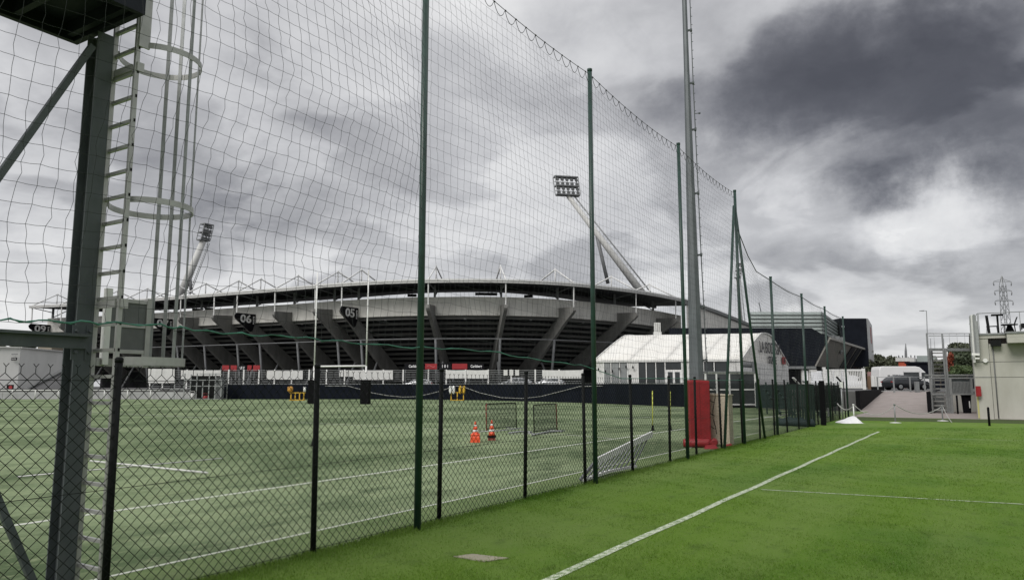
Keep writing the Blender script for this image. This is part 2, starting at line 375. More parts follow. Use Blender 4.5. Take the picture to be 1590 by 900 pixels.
class MB:
    def __init__(self, fr=ident):
        self.v = []; self.f = []; self.sm = []; self.fr = fr

    def add(self, p):
        self.v.append(self.fr(*p)); return len(self.v) - 1

    def face(self, ids, smooth=False):
        self.f.append(tuple(ids)); self.sm.append(smooth)

    def poly(self, pts, smooth=False):
        self.face([self.add(p) for p in pts], smooth); return self

    def box(self, x0, x1, y0, y1, z0, z1):
        return self.loft([[(x0, y0, z0), (x1, y0, z0), (x1, y1, z0), (x0, y1, z0)], [(x0, y0, z1), (x1, y0, z1), (x1, y1, z1), (x0, y1, z1)]])

    def loft(self, loops, closed=True, caps=True, smooth=False):
        ids = [[self.add(p) for p in lp] for lp in loops]
        n = len(ids[0])
        for a, b in zip(ids, ids[1:]):
            for i in range(n if closed else n - 1):
                j = (i + 1) % n
                self.face((a[i], a[j], b[j], b[i]), smooth)
        if caps and closed:
            self.face(ids[0][::-1]); self.face(ids[-1])
        return self

    def bar(self, p, q, w, h=None, up=(0, 0, 1)):
        h = h or w
        p, q = np.array(p, float), np.array(q, float)
        d = q - p; d /= np.linalg.norm(d) + 1e-9
        u = np.array(up, float)
        if abs(d @ u) > 0.97: u = np.array((1.0, 0, 0)) if abs(d[0]) < 0.9 else np.array((0, 1.0, 0))
        a = np.cross(d, u); a /= np.linalg.norm(a); b = np.cross(a, d)
        o = [(-1, -1), (1, -1), (1, 1), (-1, 1)]
        return self.loft([[tuple(c + a * i * w / 2 + b * j * h / 2) for i, j in o] for c in (p, q)])

    def tube(self, pts, r, n=8, caps=True, smooth=True):
        pts = [np.array(p, float) for p in pts]
        rs = r if isinstance(r, (list, tuple)) else [r] * len(pts)
        loops = []
        u = None
        for i, p in enumerate(pts):
            d = pts[min(i + 1, len(pts) - 1)] - pts[max(i - 1, 0)]
            d /= np.linalg.norm(d) + 1e-9
            if u is None:
                u = np.array((0, 0, 1.0)) if abs(d[2]) < 0.9 else np.array((1.0, 0, 0))
            a = np.cross(d, u); a /= np.linalg.norm(a) + 1e-9
            u = np.cross(a, d)
            loops.append([tuple(p + rs[i] * (math.cos(2 * math.pi * k / n) * a + math.sin(2 * math.pi * k / n) * u)) for k in range(n)])
        return self.loft(loops, True, caps, smooth)

    def prism(self, loop, off):
        return self.loft([[tuple(p) for p in loop], [tuple(p[i] + off[i] for i in range(3)) for p in loop]])

    def text(self, body, size, org, xd, yd, depth=0.02, bold=0.0, align='CENTER', sx=1.0):
        cu = bpy.data.curves.new("lettering", 'FONT')
        cu.body = body; cu.size = size; cu.offset = bold; cu.extrude = depth / 2; cu.align_x = align; cu.align_y = 'CENTER'; cu.resolution_u = 3
        o = bpy.data.objects.new("lettering", cu); COL.objects.link(o)
        me = bpy.data.meshes.new_from_object(o.evaluated_get(bpy.context.evaluated_depsgraph_get()))
        xd, yd = np.array(xd, float), np.array(yd, float)
        xd /= np.linalg.norm(xd); yd = yd - xd * (yd @ xd); yd /= np.linalg.norm(yd)
        zd = np.cross(xd, yd); b = len(self.v)
        for v in me.vertices:
            p = np.array(org) + xd * v.co.x * sx + yd * v.co.y + zd * v.co.z
            self.v.append(tuple(p))
        for f in me.polygons:
            self.face([b + i for i in f.vertices])
        bpy.data.objects.remove(o); bpy.data.curves.remove(cu); bpy.data.meshes.remove(me)
        return self

    def build(self, name, m, parent=None, origin=None):
        if origin is None:
            origin = ORG[parent.name] if parent is not None else (0, 0, 0)
        me = bpy.data.meshes.new(name)
        V = np.array(self.v, float) - np.array(origin, float)
        me.from_pydata(V.tolist(), [], self.f)
        if any(self.sm): me.polygons.foreach_set('use_smooth', self.sm)
        me.materials.append(m)
        me.update()
        return link(name, me, parent, origin)


def link(name, me, parent, origin):
    o = bpy.data.objects.new(name, me); COL.objects.link(o)
    po = (0, 0, 0)
    if parent is not None:
        o.parent = parent; po = ORG[parent.name]
    o.location = tuple(origin[i] - po[i] for i in range(3))
    ORG[o.name] = tuple(origin)
    return o


def tag(o, label, cat, group=None):
    o['label'] = label; o['category'] = cat
    if group: o['group'] = group
    return o


def thing(name, label, cat, loc=(0, 0, 0), group=None):
    o = bpy.data.objects.new(name, None); COL.objects.link(o)
    o.empty_display_size = 0.2
    o.location = loc; ORG[o.name] = tuple(loc)
    return tag(o, label, cat, group)


def part_copy(src, origin, parent=None):
    parent = parent or src.parent
    o = src.copy(); COL.objects.link(o); o.parent = parent
    po = ORG[parent.name]
    o.location = tuple(origin[i] - po[i] for i in range(3)); ORG[o.name] = tuple(origin)
    return o


def dup(root, loc, rotz=None, label=None):
    r = root.copy(); COL.objects.link(r); r.location = loc; ORG[r.name] = tuple(loc)
    if rotz is not None: r.rotation_euler = (0, 0, rotz)
    if label: r['label'] = label
    for ch in list(root.children):
        c = ch.copy(); COL.objects.link(c); c.parent = r
        for g in list(ch.children):
            d = g.copy(); COL.objects.link(d); d.parent = c
    return r


def struct(o):
    o['kind'] = 'structure'; return o


def stuff(o):
    o['kind'] = 'stuff'; return o


def wires(name, P, Q, r, m, parent, n=3):
    """thin round wires from P[i] to Q[i] (arrays), all in one mesh"""
    P, Q = np.asarray(P, float), np.asarray(Q, float)
    d = Q - P; ln = np.linalg.norm(d, axis=1, keepdims=True); d = d / np.maximum(ln, 1e-9)
    u = np.where(np.abs(d[:, 2:3]) > 0.9, np.array([[1.0, 0, 0]]), np.array([[0, 0, 1.0]]))
    a = np.cross(d, u); a /= np.linalg.norm(a, axis=1, keepdims=True); b = np.cross(a, d)
    k = len(P)
    V = np.empty((k, 2 * n, 3))
    for i in range(n):
        o = r * (math.cos(2 * math.pi * i / n) * a + math.sin(2 * math.pi * i / n) * b)
        V[:, i] = P + o; V[:, n + i] = Q + o
    V = V.reshape(-1, 3)
    base = (np.arange(k) * 2 * n)[:, None, None]
    q = np.array([[i, (i + 1) % n, n + (i + 1) % n, n + i] for i in range(n)])[None]
    F = (base + q).reshape(-1, 4)
    return raw_mesh(name, V, F, m, parent)


def raw_mesh(name, V, F, m, parent, origin=None):
    if origin is None: origin = ORG[parent.name] if parent is not None else (0, 0, 0)
    V = V - np.array(origin)
    me = bpy.data.meshes.new(name)
    nf, c = F.shape
    me.vertices.add(len(V)); me.vertices.foreach_set('co', V.astype(np.float32).ravel())
    me.loops.add(nf * c); me.loops.foreach_set('vertex_index', F.astype(np.int32).ravel())
    me.polygons.add(nf); me.polygons.foreach_set('loop_start', (np.arange(nf) * c).astype(np.int32))
    me.polygons.foreach_set('loop_total', np.full(nf, c, np.int32))
    me.materials.append(m)
    me.update(calc_edges=True); me.validate()
    return link(name, me, parent, origin)

# ------------------------------------------------------------------ the ground
def flat(name, pts, z, m):
    mb = MB(); mb.poly([(p[0], p[1], z) for p in pts]); return struct(mb.build(name, m))


BAR_PX = [(345, 619.3), (500, 619.5), (640, 619.6), (760, 621.2), (900, 625), (1060, 631.2), (1096, 632.4)]
BAR = [gnd(u, v)[:2] for u, v in BAR_PX]
flat("ground", [(-3000, -500), (3000, -500), (3000, 3000), (-3000, 3000)], -0.06, M_ground)
LOWW = [gnd(u, 619.3)[:2] for u in (-160, 0, 200, 345)]
turf_edge = LOWW[:-1] + BAR + [gnd(1174, 632.8)[:2], gnd(1226, 637.5)[:2], W(59, 6.9)[:2], W(59, 6.16)[:2], W(-20, 6.16)[:2], W(-20, 110)[:2]]
flat("turf", turf_edge, 0.0, M_turf)
flat("turf_margin", [W(-20, 6.16)[:2], W(58, 6.16)[:2], W(58, 7.06)[:2], W(-20, 7.06)[:2]], 0.003, M_margin)
mb = MB()
lawn = [W(-20, 6.16), W(48, 6.16), W(48, -70), W(-20, -70)]
mb.poly([(p[0], p[1], 0.006) for p in lawn])
struct(mb.build("lawn", M_lawn))
flat("grass_verge", [W(42.6, 6.10)[:2], W(43.4, 0.5)[:2], W(42.9, -6)[:2], W(43.2, -70)[:2], W(47.99, -70)[:2], W(47.99, 6.10)[:2]], 0.010, M_verge)
flat("paved_path", [W(48, 6.9)[:2], W(66, 6.9)[:2], W(66, -70)[:2], W(48, -70)[:2]], -0.004, M_pave)
# the ramp climbs to the raised yard round the stadium
mb = MB(W); mb.loft([[(58, 2.52, -0.3), (58, 6.75, -0.3), (58, 6.75, 0.0), (58, 2.52, 0.0)], [(77, 2.52, -0.3), (77, 6.75, -0.3), (77, 6.75, 1.38), (77, 2.52, 1.38)]])
struct(mb.build("ramp", M_pave))
away = [(x * 1.004 + 0.0, y * 1.004 + 0.35) for x, y in LOWW[:-1] + BAR]
yard = away + [(gnd(1096, 632.4)[0], 67.2), (gnd(1176, 632.8)[0] + 1.5, 67.2), W(61.5, 10.2)[:2], W(59, 8.0)[:2], W(59, 7.05)[:2], W(77, 7.05)[:2], W(77, 2.2)[:2], W(66, 2.2)[:2], W(66, -150)[:2], (900, 200), (900, 900), (-900, 900), (-900, 110)]
mb = MB(); mb.loft([[(x, y, -0.3) for x, y in yard], [(x, y, 1.4) for x, y in yard]])
struct(mb.build("raised_yard", M_asph))


def line_strip(name, pts, w, z, m):
    """a painted line along ground points"""
    mb = MB(); L_ = []; R_ = []
    for i, p in enumerate(pts):
        a, b = pts[max(i - 1, 0)], pts[min(i + 1, len(pts) - 1)]
        dx, dy = b[0] - a[0], b[1] - a[1]; q = math.hypot(dx, dy)
        nx, ny = -dy / q * w / 2, dx / q * w / 2
        L_.append((p[0] + nx, p[1] + ny, z)); R_.append((p[0] - nx, p[1] - ny, z))
    for i in range(len(pts) - 1):
        mb.poly([L_[i], R_[i], R_[i + 1], L_[i + 1]])
    return struct(mb.build(name, m))


line_strip("line_marking", [W(s, 10.72 - 0.012 * max(0, s - 5)) for s in (-6, 5, 12, 20, 30, 42, 55)], 0.11, 0.004, M_line)
line_strip("line_marking", [W(s, 7.10) for s in (-4, 4, 10, 18, 30)], 0.055, 0.004, M_line)
for (u0, v0), (u1, v1), wd in [((0, 633), (483, 656.5), 0.10), ((483, 656.5), (700, 667), 0.08), ((720, 673), (806, 664.5), 0.09),
                               ((792, 673.5), (876, 674.5), 0.10), ((876, 674.5), (950, 680.5), 0.09), ((700, 641), (765, 640), 0.16), ((890, 652), (1010, 647.5), 0.14),
                               ((925, 630.5), (1060, 636), 0.16), ((1135, 655), (1228, 643), 0.16)]:
    a, b = gnd(u0, v0), gnd(u1, v1)
    line_strip("line_marking", [tuple(a[i] + (b[i] - a[i]) * k / 6 for i in range(2)) for k in range(7)], wd, 0.009, M_line)
line_strip("touchline", [W(s, 3.49 - 0.011 * max(0, s - 5) + 0.012 * math.sin(s * 1.7)) for s in np.arange(-5, 33.2, 0.6)], 0.105, 0.012, M_chalk)
line_strip("touchline", [W(13.5 + 0.12 * k, 3.22 - 1.0 * k) for k in range(14)], 0.055, 0.012, M_chalk)
line_strip("touchline", [W(29.6 + 0.1 * k, 1.4 - 1.0 * k) for k in range(14)], 0.05, 0.012, M_chalk)
for (u0, v0), (u1, v1), r, lb in (((140, 718), (322, 737), 0.021, "thick white bar lying on the turf past the fence, nearer to the ladder"), ((27, 741), (345, 712), 0.013, "thin white bar lying on the turf, crossing under the thicker bar")):
    a, b = gnd(u0, v0), gnd(u1, v1); mb = MB(); z0 = r + (0.004 if r < .02 else 0.024)
    mb.tube([(a[0], a[1], z0), ((a[0] + b[0]) / 2, (a[1] + b[1]) / 2, z0), (b[0], b[1], z0)], r, 8)
    tag(mb.build("marker_bar", M_offw, origin=(a[0], a[1], 0)), lb, "bar")
# bare stone slab let into the grass
sl = [gnd(u, v) for u, v in ((704, 865), (733, 861), (790, 867.5), (752, 873))]
mb = MB(); mb.loft([[(x, y, -0.05) for x, y, _ in sl], [(x, y, 0.016) for x, y, _ in sl]])
o = mb.build("stone_slab", M_stone, origin=gnd(745, 867))
tag(o, "buff stone slab lying flush in the grass in front of the net post", "slab")

# grass blades on the near lawn, clumped and thinning with distance
def grass_blades():
    n = 330000
    d = 6.2 + 26.0 * rng.random(n) ** 1.7
    u = 330 + 1330 * rng.random(n)
    X = (u - 795) / FPX * d; Y = d
    s = X * FX + Y * FY; t = -X * FY + Y * FX
    patch = np.sin(X * 2.1 + np.sin(Y * 1.3)) * np.sin(Y * 1.7 + np.sin(X * 1.9)) + 0.5 * np.sin(X * 7 + Y * 5)
    keep = (t < 6.22) & (s < 47.5) & (rng.random(n) < 0.62 + 0.3 * patch)
    X, Y, d, s, t, patch = X[keep], Y[keep], d[keep], s[keep], t[keep], patch[keep]
    onl = (np.abs(t - (3.49 - 0.011 * np.maximum(0, s - 5))) < 0.06)
    k2 = (~onl) | (rng.random(len(X)) < 0.35)
    X, Y, d, s, t, patch = X[k2], Y[k2], d[k2], s[k2], t[k2], patch[k2]
    edge = np.clip((t - 5.5) / 0.7, 0, 1)             # longer grass along the fence foot
    hgt = (0.014 + 0.018 * rng.random(len(X)) + 0.008 * patch) * (0.8 + 1.6 * edge * rng.random(len(X))) + (rng.random(len(X)) < 0.012) * 0.03
    wd = (0.0025 + 0.0028 * rng.random(len(X))) * np.clip(d / 9, 1, 2.6)
    a = rng.random(len(X)) * 2 * math.pi
    ln = hgt * (0.3 + 0.9 * rng.random(len(X))); b = rng.random(len(X)) * 2 * math.pi
    V = np.empty((len(X), 3, 3))
    V[:, 0] = np.stack([X - np.cos(a) * wd, Y - np.sin(a) * wd, np.full_like(X, 0.004)], 1)
    V[:, 1] = np.stack([X + np.cos(a) * wd, Y + np.sin(a) * wd, np.full_like(X, 0.004)], 1)
    V[:, 2] = np.stack([X + np.cos(b) * ln, Y + np.sin(b) * ln, 0.006 + hgt], 1)
    F = np.arange(len(X) * 3).reshape(-1, 3)
    return raw_mesh("grass", V.reshape(-1, 3), F, M_blade, None)


stuff(grass_blades())


def fence_tufts():
    """longer uncut grass round the foot of the fence and the edge of the slab"""
    n = 26000
    s = 4.0 + 24 * rng.random(n) ** 1.4; t = 6.20 - np.abs(rng.normal(0, .13, n))
    keep = rng.random(n) < 0.35 + 0.65 * (np.sin(s * 2.7) * np.sin(s * 0.9 + 1) > -0.1)
    s, t = s[keep], t[keep]
    q = [gnd(u, v) for u, v in ((704, 865), (733, 861), (790, 867.5), (752, 873))]
    es, et = [], []
    for i in range(4):
        a, b = st(q[i]), st(q[(i + 1) % 4]); k = rng.random(130)
        es.append(a[0] + (b[0] - a[0]) * k + rng.normal(0, .02, 130)); et.append(a[1] + (b[1] - a[1]) * k + rng.normal(0, .02, 130))
    m = len(s); s = np.concatenate([s] + es); t = np.concatenate([t] + et)
    X = s * FX - t * FY; Y = s * FY + t * FX
    h = (0.03 + 0.055 * rng.random(len(s)) ** 2) * np.where(np.arange(len(s)) < m, 1.0, 0.4); w = 0.004 + 0.003 * rng.random(len(s)); a = rng.random(len(s)) * 6.28; b = rng.random(len(s)) * 6.28
    V = np.empty((len(s), 3, 3))
    V[:, 0] = np.stack([X - np.cos(a) * w, Y - np.sin(a) * w, 0 * X], 1); V[:, 1] = np.stack([X + np.cos(a) * w, Y + np.sin(a) * w, 0 * X], 1)
    V[:, 2] = np.stack([X + np.cos(b) * h * .5, Y + np.sin(b) * h * .5, h], 1)
    return raw_mesh("long_grass", V.reshape(-1, 3), np.arange(len(s) * 3).reshape(-1, 3), M_blade, None)


stuff(fence_tufts())

# ------------------------------------------------------------------ chain-link fence along the pitch
FT = 6.16
fence = thing("chain_link_fence", "black chain link fence with slim dark posts running along the lawn edge", "fence", W(3.6, FT))
mb = MB(); mb.tube([(0, 0, -0.02), (0, 0, 2.0)], 0.031, 10); mb.tube([(0, 0, 2.0), (0, 0, 2.03), (0, 0, 2.045)], [0.035, 0.035, 0.02], 10)
post0 = mb.build("fence_post", M_black, fence, origin=(0, 0, 0))
FS = [1.33, 3.6, 5.87, 8.12, 10.39, 12.55, 14.79, 17.09, 19.15] + [19.15 + 2.27 * k for k in range(1, 13)]
for i, s in enumerate(FS):
    q = W(s, FT + 0.012 * math.sin(s * 5), 0)
    if i == 0:
        po = ORG[fence.name]; post0.location = tuple(q[j] - po[j] for j in range(3)); ORG[post0.name] = q
    else:
        p = part_copy(post0, q); p.rotation_euler = (0.012 * math.sin(i * 2.3), 0.014 * math.cos(i * 1.7), 0)


def chain_link(s0, s1):
    dg, zt = 0.105, 1.90                               # diagonal of one mesh, height of its top row
    nz = int(zt / (dg / 2)) ; P = []; Q = []
    n = int((s1 - s0) / dg)
    j = np.arange(nz)
    for i in range(n):
        sa = s0 + i * dg
        for k, sg in ((0, 1), (1, -1)):
            pass
        z0 = zt - j * dg / 2; z1 = zt - (j + 1) * dg / 2
        ev = (j % 2 == 0)
        a = np.where(ev, sa, sa + dg / 2); b = np.where(ev, sa + dg / 2, sa)
        wob = 0.010 * np.sin(sa * 0.9 + z0 * 2.2) + 0.006 * np.sin(sa * 2.7)
        wob1 = 0.010 * np.sin(sa * 0.9 + z1 * 2.2) + 0.006 * np.sin(sa * 2.7)
        e = 0.0022
        for (A, B, da, db) in ((a, b, e, -e), (2 * sa + 0 * a - a, 2 * sa - b, -e, e)):
            P.append(np.stack([A, FT - 0.035 + wob + da, z0], 1)); Q.append(np.stack([B, FT - 0.035 + wob1 + db, z1], 1))
        # twisted barbs standing above the top wire
        P.append(np.array([[sa, FT - 0.035, zt], [sa, FT - 0.035, zt + 0.045], [sa, FT - 0.035, zt + 0.045]]))
        Q.append(np.array([[sa, FT - 0.035, zt + 0.047], [sa - 0.02, FT - 0.035, zt + 0.07], [sa + 0.02, FT - 0.035, zt + 0.07]]))
    for z in (1.845, 0.95, 0.06):
        ss = np.arange(s0, s1, 0.5)
        P.append(np.stack([ss, np.full_like(ss, FT - 0.028), np.full_like(ss, z)], 1)); Q.append(np.stack([ss + 0.5, np.full_like(ss, FT - 0.028), np.full_like(ss, z)], 1))
    P, Q = np.concatenate(P), np.concatenate(Q)
    tr = lambda A: np.stack([A[:, 0] * FX - A[:, 1] * FY, A[:, 0] * FY + A[:, 1] * FX, A[:, 2]], 1)
    return wires("wire_mesh", tr(P), tr(Q), 0.0033, M_wire, fence)


stuff(chain_link(0.4, 44.5))

# ------------------------------------------------------------------ tall ball-stop net on green posts
NT = 6.04
net = thing("ball_stop_net", "tall fine ball stop net hung on dark green posts above the fence", "net", W(7.51, NT))


def net_post(s, t, h, r=0.046):
    x, y, _ = W(s, t)
    mb = MB(); mb.tube([(x, y, -0.02), (x, y, h - 0.02)], r, 12)
    mb.tube([(x, y, h - 0.02), (x, y, h + 0.03)], r * 1.12, 12)
    return mb.build("net_post", M_green, net, origin=W(s, t, 0))


TALL = [2.2, 7.51, 12.74, 18.05, 23.51]
for k, s in enumerate(TALL[1:]):
    if k == 0: p0 = net_post(s, NT, 8.06)
    else: part_copy(p0, W(s, NT, 0))
LOWP = [28.71, 34.8, 41.07, 47.6]
for k, s in enumerate(LOWP):
    if k == 0: p1 = net_post(s, 6.16, 5.9, 0.05)
    else: part_copy(p1, W(s, 6.16, 0))
for s1, zt in ((21.45, 7.55), (26.4, 7.4)):            # raking legs of the end post
    mb = MB(W); mb.tube([(s1, NT + 0.05, -0.02), (23.51 + 0.09 * (1 if s1 > 23 else -1), NT + 0.02, zt)], 0.043, 12)
    mb.build("raking_leg", M_green, net)


def rope_z(s):
    x = np.interp(s, RS, RZ); return x


rope_px = [(0, 497), (60, 498), (125, 500), (180, 501.5), (250, 505), (290, 510), (330, 515), (390, 519.5), (450, 522), (500, 527), (560, 533), (640, 539), (700, 541), (760, 545), (820, 556), (870, 563), (911, 567)]
RP = [on_t(u, v, NT - 0.02) for u, v in rope_px]
RS = [st(p)[0] for p in RP]; RZ = [p[2] for p in RP]
RS = [0.2] + RS + [18, 23.4, 40]; RZ = [RZ[0]] + RZ + [2.1, 2.05, 2.0]


def top_z(s):
    for a, b in zip(TALL, TALL[1:]):
        if a <= s <= b:
            x = (s - a) / (b - a)
            return 7.98 - 0.10 * 4 * x * (1 - x)
    return 7.98


def netting(s0, s1, zlo, zhi, ds, dz, r, tt, crease=True):
    ns = int(round((s1 - s0) / ds)); nzz = int(round(6.0 / dz))
    S = np.linspace(s0, s1, ns + 1)
    K = np.arange(nzz + 1) / nzz
    G = np.empty((ns + 1, nzz + 1, 3))
    for i, s in enumerate(S):
        a, b = zlo(s), zhi(s)
        Z = b - (b - a) * K
        ph = 1.0
        for p0_, p1_ in zip(TALL + LOWP, (TALL + LOWP)[1:]):
            if p0_ <= s <= p1_: ph = math.sin(math.pi * (s - p0_) / (p1_ - p0_))
        cr = np.where(Z > 4.85, np.clip(1 - (Z - 4.85) / 3.0, 0, 1), np.clip(1 - (4.85 - Z) / 1.6, 0, 1))
        bulge = -0.46 * cr * (0.35 + 0.65 * ph) * (1.0 if (crease and s < 7.5) else 0.25)
        hang = np.clip((4.6 - Z) / 2.5, 0, 1)
        wt = bulge + 0.02 * np.sin(s * 2.3 + Z * 1.7) + hang * (0.07 * np.sin(s * 1.9 + Z * 2.9) + 0.03 * np.sin(s * 5.3 - Z * 4.1)) - 0.10 * ph * np.sin(math.pi * K)
        wss = 0.012 * np.sin(Z * 5 + s * 1.3) + hang * 0.022 * np.sin(Z * 9.0 + s * 3.1) + 0.006 * rng.standard_normal(len(Z))
        Zw = Z + 0.012 * np.sin(s * 4.1) * hang - 0.018 * (1 - ph) * np.sin(math.pi * K) + 0.005 * rng.standard_normal(len(Z))
        s_ = s + wss * (0.4 if i in (0, ns) else 1); t_ = tt + wt
        G[i, :, 0] = s_ * FX - t_ * FY; G[i, :, 1] = s_ * FY + t_ * FX; G[i, :, 2] = Zw
    # each mesh edge sags a little between its knots
    P = []; Q = []
    A, B = G[:-1].reshape(-1, 3), G[1:].reshape(-1, 3)
    M_ = (A + B) / 2 + np.array([0, 0, -0.004]); P += [A, M_]; Q += [M_, B]
    A, B = G[:, :-1].reshape(-1, 3), G[:, 1:].reshape(-1, 3)
    sw = 0.010 * rng.standard_normal((len(A), 1)) * np.array([[FX, FY, 0]])
    M_ = (A + B) / 2 + sw; P += [A, M_]; Q += [M_, B]
    return wires("netting", np.concatenate(P), np.concatenate(Q), r, M_twine, net)


stuff(netting(1.0, 7.51, rope_z, lambda s: top_z(s) - 0.16, 0.135, 0.165, 0.0021, NT + 0.03))
stuff(netting(7.51, 12.74, rope_z, lambda s: top_z(s) - 0.16, 0.140, 0.165, 0.0017, NT + 0.03))
stuff(netting(12.74, 18.05, rope_z, lambda s: top_z(s) - 0.16, 0.150, 0.165, 0.0017, NT + 0.03))
stuff(netting(18.05, 23.51, rope_z, lambda s: top_z(s) - 0.16, 0.155, 0.165, 0.0017, NT + 0.03))
stuff(netting(23.51, 47.6, lambda s: 2.05, lambda s: 5.75 + max(0, (26.5 - s)) * 0.25, 0.20, 0.20, 0.0022, 6.2, False))
# head cable with its scalloped lacing, and the green cord at the foot of the net
mb = MB(W)
cab = [(s, NT, top_z(s)) for s in np.arange(1.0, 23.6, 0.33)]
mb.tube(cab, 0.006, 5)
for a, b in zip(cab, cab[1:]):
    n_ = 6
    if abs(a[0] * 3.03 % 2) < 2:
        mb.tube([(a[0] + (b[0] - a[0]) * k / n_, NT + 0.01, a[2] - 0.16 * math.sin(math.pi * k / n_) ** 0.8) for k in range(n_ + 1)], 0.0055, 4)
    mb.tube([(a[0] - 0.012, NT, a[2]), (a[0] + 0.012, NT, a[2])], 0.014, 5)
mb.tube([(23.55, NT, 6.9), (25.2, 6.12, 6.2), (26.5, 6.16, 5.83)] + [(s, 6.16, 5.78 - 0.08 * math.sin(math.pi * ((s - 28.71) / 6.1 % 1))) for s in np.arange(28.71, 47.6, 0.7)], 0.016, 5)
mb.build("head_cable", M_cable, net)
mb = MB()
rp = []
for a, b in zip(RP, RP[1:]):
    for k in range(4):
        x = k / 4; q = [a[i] + (b[i] - a[i]) * x for i in range(3)]; q[2] += 0.012 * math.sin(len(rp) * 1.7); rp.append(tuple(q))
rp += [W(s, NT - 0.02, 1.97 - 0.02 * math.sin(s)) for s in (14.0, 16, 18, 20, 22, 23.5)]
mb.tube(rp, 0.0065, 6); mb.tube([(x, y, z + 0.010 * math.sin(i * 2.4)) for i, (x, y, z) in enumerate(rp)], 0.005, 5)
mb.build("foot_cord", M_rope, net)

# ------------------------------------------------------------------ steel filming tower with its caged ladder
SC, TC_ = 3.60, 6.85
tower = thing("steel_tower", "dark steel filming tower with bracing and high deck behind the fence", "tower", W(SC, TC_))


def h_column(s, t, z1):
    mb = MB(W); b, h, tf = 0.150, 0.185, 0.013
    mb.box(s - b / 2, s + b / 2, t - h / 2, t - h / 2 + tf, 0, z1)
    mb.box(s - b / 2, s + b / 2, t + h / 2 - tf, t + h / 2, 0, z1)
    mb.box(s - 0.006, s + 0.006, t - h / 2 + tf, t + h / 2 - tf, 0, z1)
    mb.box(s - 0.16, s + 0.16, t - 0.16, t + 0.16, -0.02, 0.02)
    return mb.build("column", M_steel, tower, origin=W(s, t, 0))


c0 = h_column(SC, TC_, 5.12)
for s, t in ((SC - 3.0, TC_),):
    part_copy(c0, W(s, t, 0))
def brace(p0, p1, ext):
    a, b = np.array(p0), np.array(p1); mb = MB(); mb.bar(a, a + (b - a) * ext, 0.055, 0.055); mb.build("brace", M_steel, tower)


brace(on_t(143, 72, TC_ - 0.11), on_t(0, 271, TC_ - 0.11), 1.35)
brace(on_t(52, 905, TC_ - 0.11), on_t(0, 784, TC_ - 0.11), 1.5)
mb = MB(W); mb.box(SC - 3.05, SC + 0.02, TC_ - 0.125, TC_ - 0.095, 2.13, 2.26); mb.box(SC - 3.05, SC + 0.02, TC_ - 0.175, TC_ - 0.125, 2.235, 2.26); mb.build("tie_beam", M_steel, tower)
mb = MB(W)
for ds in (-0.075, 0.045):
    for z in (2.10, 2.29):
        mb.tube([(SC + ds, TC_ - 0.13, z), (SC + ds, TC_ - 0.09, z)], 0.014, 6)
    mb.box(SC + ds - 0.03, SC + ds + 0.03, TC_ - 0.10, TC_ - 0.093, 2.03, 2.34)
mb.build("bolt_plate", M_steel, tower)
# deck: joists under a plate, with a fascia channel
s0, s1, t0, t1, zd = SC - 4.2, SC, 6.14, 7.28, 5.14
mb = MB(W); mb.box(s0, s1, t0, t1, zd + 0.16, zd + 0.20)
for k in range(9):
    s = s0 + 0.25 + k * 0.48
    if s < s1 - 0.1: mb.box(s - 0.03, s + 0.03, t0 + 0.07, t1 - 0.07, zd + 0.03, zd + 0.159)
mb.build("deck", M_navy, tower)
mb = MB(W)
mb.box(s0, s1, t0, t0 + 0.06, zd, zd + 0.30); mb.box(s0, s1, t1 - 0.06, t1, zd, zd + 0.30)
mb.box(s1 - 0.06, s1, t0 + 0.06, t1 - 0.06, zd, zd + 0.30)
mb.box(s0, s0 + 0.06, t0 + 0.06, t1 - 0.06, zd, zd + 0.30)
mb.build("fascia_channel", M_navy, tower)
mb = MB(W)
for s in np.arange(s0 + 0.1, s1, 1.0):
    mb.box(s - 0.02, s + 0.02, t0 + 0.01, t0 + 0.05, zd + 0.30, zd + 1.4)
mb.box(s0, s1, t0 + 0.012, t0 + 0.048, zd + 1.35, zd + 1.39); mb.box(s0, s1, t0 + 0.012, t0 + 0.048, zd + 0.85, zd + 0.88)
mb.build("guard_rail", M_steel, tower)

ladder = thing("caged_ladder", "galvanised access ladder with round safety cage fixed to the tower column", "ladder", W(3.72, 6.62))
SL, TR, TL = 3.72, 6.43, 6.81
for t in (TR, TL):
    mb = MB(W); mb.box(SL - 0.012, SL + 0.012, t - 0.030, t + 0.030, 0.02, 6.3)
    mb.box(SL - 0.03, SL - 0.012, t - 0.030, t - 0.022, 0.02, 6.3)
    mb.build("ladder_rail", M_alu, ladder)
mb = MB(W)
for k in range(26):                                    # dark bolt holes where the rungs pass through the rail
    z = 0.24 + 0.235 * k
    mb.box(SL - 0.016, SL - 0.0125, TR - 0.012, TR + 0.012, z - 0.014, z + 0.014)
    mb.box(SL - 0.009, SL + 0.009, TR - 0.0335, TR - 0.0305, z - 0.014, z + 0.014)
stuff(mb.build("rung_socket", M_black, ladder))
for k in range(26):
    z = 0.24 + 0.235 * k
    if k == 0:
        mb = MB(); a, b = W(0, (TL - TR) / 2 - 0.03), W(0, -(TL - TR) / 2 + 0.03)
        mb.bar(a, b, 0.030, 0.030); rung0 = mb.build("rung", M_alu, ladder, origin=(0, 0, 0))
        q = W(SL, (TL + TR) / 2, z); po = ORG[ladder.name]; rung0.location = tuple(q[j] - po[j] for j in range(3)); ORG[rung0.name] = q
    else:
        part_copy(rung0, W(SL, (TL + TR) / 2, z))
TM = (TR + TL) / 2
CR, CC = 0.37, 0.36                                    # cage radius and centre, measured from the ladder


def hoop_pt(a, r=CR):
    return (SL + CC + r * math.cos(a), TM - r * math.sin(a))


